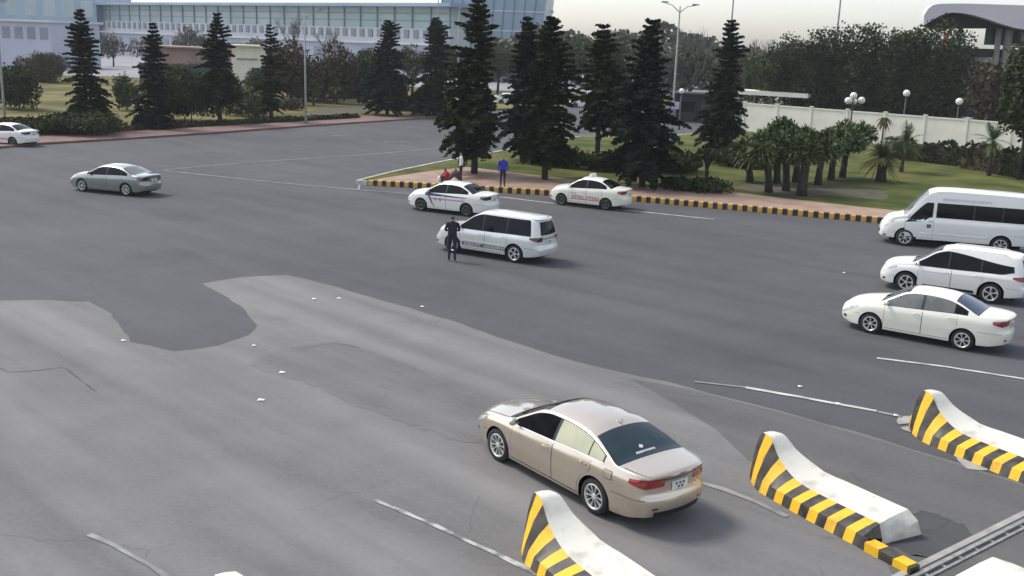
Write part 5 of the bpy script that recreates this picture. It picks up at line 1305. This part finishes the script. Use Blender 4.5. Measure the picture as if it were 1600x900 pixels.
P = at(1512, 60, 90); P.z = 0; globe_lamp(P, ztop(P, 165), ((0, 0, .35),), 'single white globe lantern below the canopy building', .30, 0.0)
P = at(1071, 60, 104); P.z = 0; globe_lamp(P, ztop(P, 147), ((0, 0, .3),), 'single white globe lantern above the gatehouse sign', .26, 0.0)
P = at(1063, 60, 101); P.z = 0; s_ = thing('gate_sign', P, 'small pale blue sign board beside the gatehouse', 'sign'); zc = at(1063, 165, 101).z
mb = MB(); mb.box(-.35, -.04, zc-.35, .35, .04, zc+.35); mb.build('board', 'sign_blue', s_); mb = MB(); mb.tube([(0, .06, 0), (0, .06, zc+.3)], .05, 6); mb.build('post', 'pole', s_)
P = gp(1046, 226); bl = thing('white_bollard', (P.x, P.y, 0), 'pale square bollard at the island back kerb by the tall lamp', 'bollard'); mb = MB(); mb.box(-.12, -.12, 0, .12, .12, 1.2); mb.box(-.15, -.15, 1.2, .15, .15, 1.28); mb.build('post', 'kerb_w', bl)

# ================================================================== PEOPLE
def skin_person(name, P, rz, label, joints, edges, zones, z0, hair=True, head=None):
    """joints: name->(x,y,z,rx[,ry]); facing +X"""
    root = thing(name, (P.x, P.y, z0), label, 'person', rz)
    keys = list(joints); me = bpy.data.meshes.new('body'); me.from_pydata([joints[k][:3] for k in keys], [(keys.index(a), keys.index(b)) for a, b in edges], [])
    o = bpy.data.objects.new('body', me); C.objects.link(o)
    md = o.modifiers.new('skin', 'SKIN'); md.use_smooth_shade = True; sk = me.skin_vertices[0].data
    for i, k in enumerate(keys):
        j = joints[k]; sk[i].radius = (j[3], j[4] if len(j) > 4 else j[3]); sk[i].use_root = (k == 'pelvis')
    ss = o.modifiers.new('sub', 'SUBSURF'); ss.levels = 2; ss.render_levels = 2
    dg = bpy.context.evaluated_depsgraph_get(); ev = o.evaluated_get(dg); nm = bpy.data.meshes.new_from_object(ev)
    bpy.data.objects.remove(o)
    nm.materials.clear()
    for z in ('skin', zones['top'], zones['legs'], 'trim', 'hair'): nm.materials.append(M[z])
    for p in nm.polygons:
        p.material_index = zones['fn'](p.center); p.use_smooth = True
    b = link('body', nm, root)
    return root, b
def stand(P, rz, label, H, top, legs, z0, arms='down', stride=.0):
    k = H/1.72; J = {}
    def s(n, x, y, z, r, r2=None): J[n] = (x*k, y*k, z*k, r*k, (r2 or r)*k)
    s('pelvis', 0, 0, .94, .125, .17); s('waist', 0, 0, 1.10, .11, .155); s('chest', 0, 0, 1.30, .12, .185); s('neckb', 0, 0, 1.45, .075, .10); s('neck', 0.01, 0, 1.51, .052); s('head', .02, 0, 1.585, .085, .075); s('crown', .015, 0, 1.66, .078, .07)
    E_ = [('pelvis', 'waist'), ('waist', 'chest'), ('chest', 'neckb'), ('neckb', 'neck'), ('neck', 'head'), ('head', 'crown')]
    for sg, n in ((1, 'l'), (-1, 'r')):
        st2 = stride*sg
        s('hip'+n, 0, .095*sg, .86, .098, .098); s('knee'+n, .02+st2*.5, .10*sg, .48, .066); s('ank'+n, -.01+st2, .105*sg, .09, .046); s('toe'+n, .15+st2, .12*sg, .035, .035, .045)
        E_ += [('pelvis', 'hip'+n), ('hip'+n, 'knee'+n), ('knee'+n, 'ank'+n), ('ank'+n, 'toe'+n)]
        s('sho'+n, 0, .185*sg, 1.39, .068)
        if arms == 'down': s('elb'+n, -.02, .25*sg, 1.13, .05); s('wri'+n, .04, .255*sg, .90, .036); s('han'+n, .06, .25*sg, .81, .034, .022)
        elif arms == 'front': s('elb'+n, .02, .26*sg, 1.14, .05); s('wri'+n, .24, .12*sg, 1.10, .036); s('han'+n, .31, .05*sg, 1.11, .034, .024)
        else: s('elb'+n, -.05, .28*sg, 1.14, .05); s('wri'+n, .05, .17*sg, 1.0, .036); s('han'+n, .10, .13*sg, .99, .032, .024)
        E_ += [('chest', 'sho'+n), ('sho'+n, 'elb'+n), ('elb'+n, 'wri'+n), ('wri'+n, 'han'+n)]
    def fn(c):
        z = c.z/k; x = c.x/k; y = abs(c.y/k)
        if z > 1.49:
            return 4 if (z > 1.63 or (z > 1.545 and x < .03)) else 0
        if z < .10: return 3
        if arms == 'down' and y > .19 and z < .88: return 0
        if arms == 'front' and x > .235 and z > .95: return 0
        if z > .93 or y > .215: return 1
        return 2
    return skin_person('person', P, rz, label, J, E_, dict(top=top, legs=legs, fn=fn), z0)
P = gp(706, 408); stand(P, R(95), 'person in a dark uniform standing at the front of the pearl people carrier', 1.74, 'cloth_black', 'cloth_navy', 0.0, 'front', .05)
P = gp(785, 292, KZ); stand(P, R(-80), 'person in a blue jacket and dark trousers standing on the island pavement', 1.72, 'cloth_blue', 'cloth_navy', KZ, 'down')
P = gp(720, 284, KZ); stand(P, R(190), 'person in a white shirt and black trousers beside the tallest conifer', 1.70, 'cloth_white', 'cloth_black', KZ, 'hips')
def sit(P, rz, label, top, legs, z0):
    J = {}; s = lambda n, x, y, z, r, r2=None: J.__setitem__(n, (x, y, z, r, r2 or r))
    s('pelvis', 0, 0, .24, .14, .18); s('waist', .03, 0, .40, .12, .16); s('chest', .12, 0, .60, .12, .18); s('neckb', .18, 0, .73, .075, .1); s('neck', .21, 0, .78, .05); s('head', .25, 0, .85, .085, .075); s('crown', .25, 0, .92, .078, .07)
    E_ = [('pelvis', 'waist'), ('waist', 'chest'), ('chest', 'neckb'), ('neckb', 'neck'), ('neck', 'head'), ('head', 'crown')]
    for sg, n in ((1, 'l'), (-1, 'r')):
        s('hip'+n, .05, .11*sg, .22, .095); s('knee'+n, .42, .14*sg, .46, .066); s('ank'+n, .34, .13*sg, .09, .046); s('toe'+n, .50, .14*sg, .035, .035, .045)
        s('sho'+n, .14, .18*sg, .67, .068); s('elb'+n, .30, .23*sg, .48, .05); s('wri'+n, .47, .12*sg, .52, .036); s('han'+n, .53, .08*sg, .53, .032, .024)
        E_ += [('pelvis', 'hip'+n), ('hip'+n, 'knee'+n), ('knee'+n, 'ank'+n), ('ank'+n, 'toe'+n), ('chest', 'sho'+n), ('sho'+n, 'elb'+n), ('elb'+n, 'wri'+n), ('wri'+n, 'han'+n)]
    def fn(c):
        if c.z > .77: return 4 if (c.z > .89 or c.x < .24) else 0
        if c.x > .455 and c.z > .46: return 0
        if c.z < .08: return 3
        if c.x > .27 and c.z < .43 or c.z < .30: return 2
        return 1
    return skin_person('person', P, rz, label, J, E_, dict(top=top, legs=legs, fn=fn), z0)
P = gp(701, 288, KZ); sit(P, R(-160), 'person in a red top crouching on the pavement beside white bundles', 'cloth_red', 'cloth_brown', KZ)
def bundle(P, sx, sz, label, seed, mat='cloth_white'):
    rs = random.Random(seed); root = thing('bundle', (P.x, P.y, KZ), label, 'bag'); mb = MB(); prof = [(.02, 0), (.8, .02), (1, .3), (.85, .7), (.35, .95), (.12, 1.0), (.2, 1.15), (.05, 1.18)]
    v = []; f = []; n = 12
    for (r_, h_) in prof:
        for k in range(n): a = 2*math.pi*k/n; q = 1+.12*math.sin(3*a+seed)+rs.uniform(-.05, .05); v.append((sx*r_*q*math.cos(a), sx*.8*r_*q*math.sin(a), sz*h_))
    for i in range(len(prof)-1):
        for k in range(n): f.append((i*n+k, i*n+(k+1) % n, (i+1)*n+(k+1) % n, (i+1)*n+k))
    mb.add(v, f); mb.build('sack', mat, root, True)
bundle(gp(689, 283, KZ), .22, .36, 'white tied sack left of the crouching person', 1)
bundle(gp(710, 285, KZ), .20, .26, 'small white tied sack between the two people by the conifer', 2)
bundle(gp(712, 281, KZ), .36, .55, 'dark tied sack behind the crouching person', 3, 'cloth_brown')
# ---- litter on the asphalt
LIT = [(441, 583), (397, 541), (408, 626), (1319, 427), (1250, 605), (530, 467), (491, 468), (660, 480), (1400, 650), (193, 533), (212, 303), (1310, 632)]
for k, (px, py) in enumerate(LIT):
    P = gp(px, py); r = random.Random(k); s = .05+.03*r.random()
    v = [(-s, -s*.7, .0), (s, -s*.6, .006), (s*.9, s*.7, .0), (-s*.8, s*.8, .012), (0, 0, .03)]
    o = mk('paper_scrap', v, [(0, 1, 4), (1, 2, 4), (2, 3, 4), (3, 0, 4)], 'paper'); o.location = (P.x, P.y, .02)
    tag(o, 'small white paper scrap lying on the bare asphalt', 'litter', 'paper scraps on the asphalt')

# ---- thin hazy air
hz = MB(); hz.box(-420, -8, -1.2, 420, 520, 32); ho = hz.build('haze', 'asphalt'); ho.data.materials.clear()
hm = bpy.data.materials.new('haze_air'); hm.use_nodes = True; hn = hm.node_tree; hn.nodes.clear(); out = hn.nodes.new('ShaderNodeOutputMaterial'); pv = hn.nodes.new('ShaderNodeVolumePrincipled')
pv.inputs['Color'].default_value = (.85, .88, .92, 1); pv.inputs['Density'].default_value = 0.00028; hn.links.new(pv.outputs[0], out.inputs['Volume']); ho.data.materials.append(hm)
tag(ho, 'thin pale haze in the air over the whole place', 'haze', kind='stuff')
